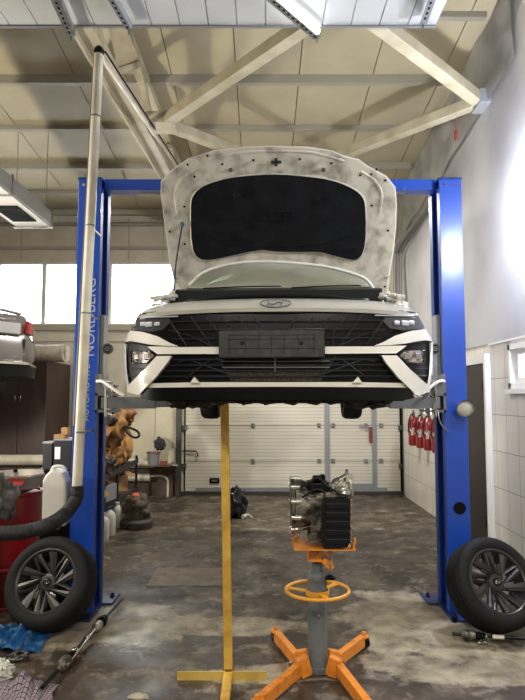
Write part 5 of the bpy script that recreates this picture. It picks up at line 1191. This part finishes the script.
sloft([[(-.6, .98, 1.36), (.6, .98, 1.36), (.55, 1.0, 1.4), (-.55, 1.0, 1.4)], [(-.62, 2.1, 1.41), (.62, 2.1, 1.41), (.55, 2.1, 1.46), (-.55, 2.1, 1.46)]], 'roof', silver_paint)
sloft([[(-.6, -.15, .27), (.6, -.15, .27), (.6, -.15, .42), (-.6, -.15, .42)], [(-.84, .0, .25), (.84, .0, .25), (.86, .0, .38), (-.86, .0, .38)], [(-.85, .4, .22), (.85, .4, .22), (.85, .4, .3), (-.85, .4, .3)]], 'rear_diffuser', bplastic)
sloft([[(-.62, -.17, .40), (.62, -.17, .40), (.62, -.17, .425), (-.62, -.17, .425)], [(-.86, .02, .37), (.86, .02, .37), (.88, .02, .395), (-.88, .02, .395)]], 'chrome_strip', chrome)
# spoiler lip, plate, tail lights
bm = B(); tube(bm, [s2w(-.7, .1, 1.0), s2w(0, .02, 1.03), s2w(.7, .1, 1.0)], .02, 8, 5); obj('boot_lip', bm, silver_paint, sc, True)
for sg in (1, -1):
    bm = B(); pl = [(.62, .76), (.80, .75), (.82, .87), (.66, .9)]
    sheet(bm, [(sg*x, z) for x, z in pl][::sg], lambda x, z, d: s2w(x, .0+d+.9*max(0, abs(x)-.62)**2*3-.1, z), .05, .04); obj('tail_light', bm, redlens, sc, 40)
bm = B(); p0, p1 = W(4, 333, 5.6), W(20, 324, 5.6)
bm2 = B(); box(bm2, s2w(.36, -.10, .80), (.42, .015, .15), Matrix((sx_, ax, V((0, 0, 1)))).transposed(), .004); pr_ = obj('plate_recess', bm2, silver_paint, sc)
bm2 = B(); box(bm2, s2w(.36, -.112, .80), (.36, .01, .12), Matrix((sx_, ax, V((0, 0, 1)))).transposed(), .004); obj('licence_plate', bm2, plate_w, sc)
bm2 = B(); box(bm2, s2w(0, -.14, .9), (.9, .02, .02), Matrix((sx_, ax, V((0, 0, 1)))).transposed(), .004); obj('chrome_strip', bm2, chrome, sc)
for sg in (-1, 1):
    for y in (.9, 3.5):
        bm = B(); a, b = s2w(sg*.72, y, .2), s2w(sg*.9, y, .2); lathe(bm, [(.2, 0), (.3, 0), (.315, .03), (.315, .16), (.3, .19), (.2, .19)], a, b, 36, True); o = obj('car_tyre', bm, rubber, sc, 40)
        bm = B(); lathe(bm, [(.2, .02), (.2, .15), (.05, .17), (.001, .17)], a, b, 24); obj('car_rim', bm, rim_m, o, 40)
# its lift post, out of frame to the left
for yy in (0,):
    c = s2w(1.25, 2.0, 0)
t = thing('lift_post', 'blue lift column of the second lift beside the silver car, out of view', 'lift post', (-5.4, 5.3, 0))
bm = B(); bx(bm, -5.5, -5.3, 5.15, 5.45, 0, 3.4); obj('column', bm, blue, t)
q = s2w(-.75, 1.4, 0)
bm = B(); beam(bm, (-5.3, 5.3, zb-.16), (q.x, q.y, zb-.16), .1, .09); obj('swing_arm', bm, steel, t)

# ================================================================== LIGHTS
def area(name, loc, tgt, size, e, col=(1, 1, 1), sy=None):
    l = bpy.data.lights.new(name, 'AREA'); l.energy = e; l.color = col; l.size = size
    if sy: l.shape = 'RECTANGLE'; l.size_y = sy
    o = bpy.data.objects.new(name, l); C.objects.link(o); o.location = loc
    o.rotation_euler = (V(tgt)-V(loc)).to_track_quat('-Z', 'Y').to_euler(); return o
glow = M('lamp_glow', 'ffffff', .5, emit=12)
def wall_lamp(x, y, z, e, label):
    t = thing('wall_lamp', label, 'lamp', (x, y, z))
    bm = B(); cyl(bm, (2.36, y, z), (x+.06, y, z), .09, 24); obj('housing', bm, steel_p, t, 40)
    bm = B(); blob(bm, (x, y, z), (.1, .1, .1 if y > 4 else .24), 0, 1, 0, 3); obj('lamp_globe', bm, M('globe_glow_%d' % e, 'eef2ff', .5, emit=e), t, True)
p = W(527, 200, 5.0)
wall_lamp(p.x, 5.0, p.z, 300, 'glaring globe lamp high on the right wall at the picture edge')
wall_lamp(2.07, 3.0, 3.22, 55, 'globe lamp high on the right wall nearer the camera')
def ceiling_fill_lamp(x, y, z, e, label, ln=1.2, along='X', col=(1, .95, .86)):  # tube fitting with housing and area light, placed out of view as fill
    t = thing('ceiling_fill_lamp', label, 'lamp', (x, y, z), 'unseen fill tube lights')
    sx, sy = (ln, .12) if along == 'X' else (.12, ln)
    bm = B(); box(bm, (x, y, z+.04), (sx, sy, .05), None, .01)
    for d in (-.4, .4): cyl(bm, (x+(d*ln if along == 'X' else 0), y+(0 if along == 'X' else d*ln), z+.06), (x+(d*ln if along == 'X' else 0), y+(0 if along == 'X' else d*ln), hc(y)), .004, 6)
    obj('housing', bm, white_tr, t)
    bm = B(); box(bm, (x, y, z+.008), (sx*.96, sy*.7, .012), None, .003); obj('diffuser', bm, M('diff_glow', 'fff4df', .5, emit=4), t)
    area('ceiling_fill_light', (x, y, z-.01), (x, y+.001, 0), sx*.9, e, col, sy*.9)
ceiling_fill_lamp(-1.2, .3, 3.6, 28, 'added fill tube light, unseen above and behind the camera at left')  # these unseen tubes are added over the camera to light the car front
ceiling_fill_lamp(1.1, .3, 3.6, 34, 'added fill tube light, unseen above and behind the camera at right')
ceiling_fill_lamp(-.2, -1.2, 3.6, 22, 'added fill tube light, unseen, farthest behind the camera')
ceiling_fill_lamp(-4.0, 3.5, 4.1, 60, 'unseen fill tube light over the neighbouring bay', 1.5, 'Y')  # out of view, kept only as a light source
ceiling_fill_lamp(.25, 8.2, 4.3, 55, 'added fill tube light hidden behind the raised bonnet, near the garage door', 1.2, 'X', (1, .97, .9))  # added out of sight to brighten the back wall and garage door
# unseen tripod work light, added at far left to imitate bounced light on the ceiling
t = thing('floor_fill_lamp', 'added tripod fill light, unseen in the neighbouring bay, aimed up', 'lamp', (-4.4, 4.2, 0))
bm = B(); cyl(bm, (-4.4, 4.2, .3), (-4.4, 4.2, 1.6), .015, 8)
for a in (0, 2.1, 4.2): cyl(bm, (-4.4, 4.2, .4), (-4.4+.3*math.cos(a), 4.2+.3*math.sin(a), 0), .01, 8)
obj('tripod', bm, dsteel, t)
bm = B(); box(bm, (-4.4, 4.2, 1.65), (.3, .1, .2), Matrix.Rotation(-.9, 3, 'X'), .01); obj('lamp_head', bm, dsteel, t)
area('floor_fill_light', (-4.4, 4.28, 1.75), (-1.8, 7.5, 5.0), .3, 110, (1, .93, .8))
area('ceiling_wash', (0, 0, 0), (0, 0, 1), .1, 0)
bpy.data.objects.remove(bpy.data.objects['ceiling_wash'])
for nm_, sp_ in (('black_plastic', .2), ('lip_plastic', .25), ('grille_black', .2), ('bonnet_liner', .2), ('black_oil_pan', .35), ('tyre_rubber', .25), ('grille_plastic', .35), ('under_black', .2)):
    MATS[nm_].node_tree.nodes['Principled BSDF'].inputs['Specular IOR Level'].default_value = sp_
MATS['lift_blue'].node_tree.nodes['Principled BSDF'].inputs['Coat Roughness'].default_value = .2
w = bpy.data.worlds.new('world'); S.world = w; w.use_nodes = True
bg = w.node_tree.nodes['Background']; bg.inputs['Color'].default_value = (.92, .96, 1, 1); bg.inputs['Strength'].default_value = 6
S.view_settings.view_transform = 'Standard'; S.view_settings.look = 'None'; S.view_settings.gamma = 1; S.view_settings.exposure = 1.2
S.view_settings.use_curve_mapping = False
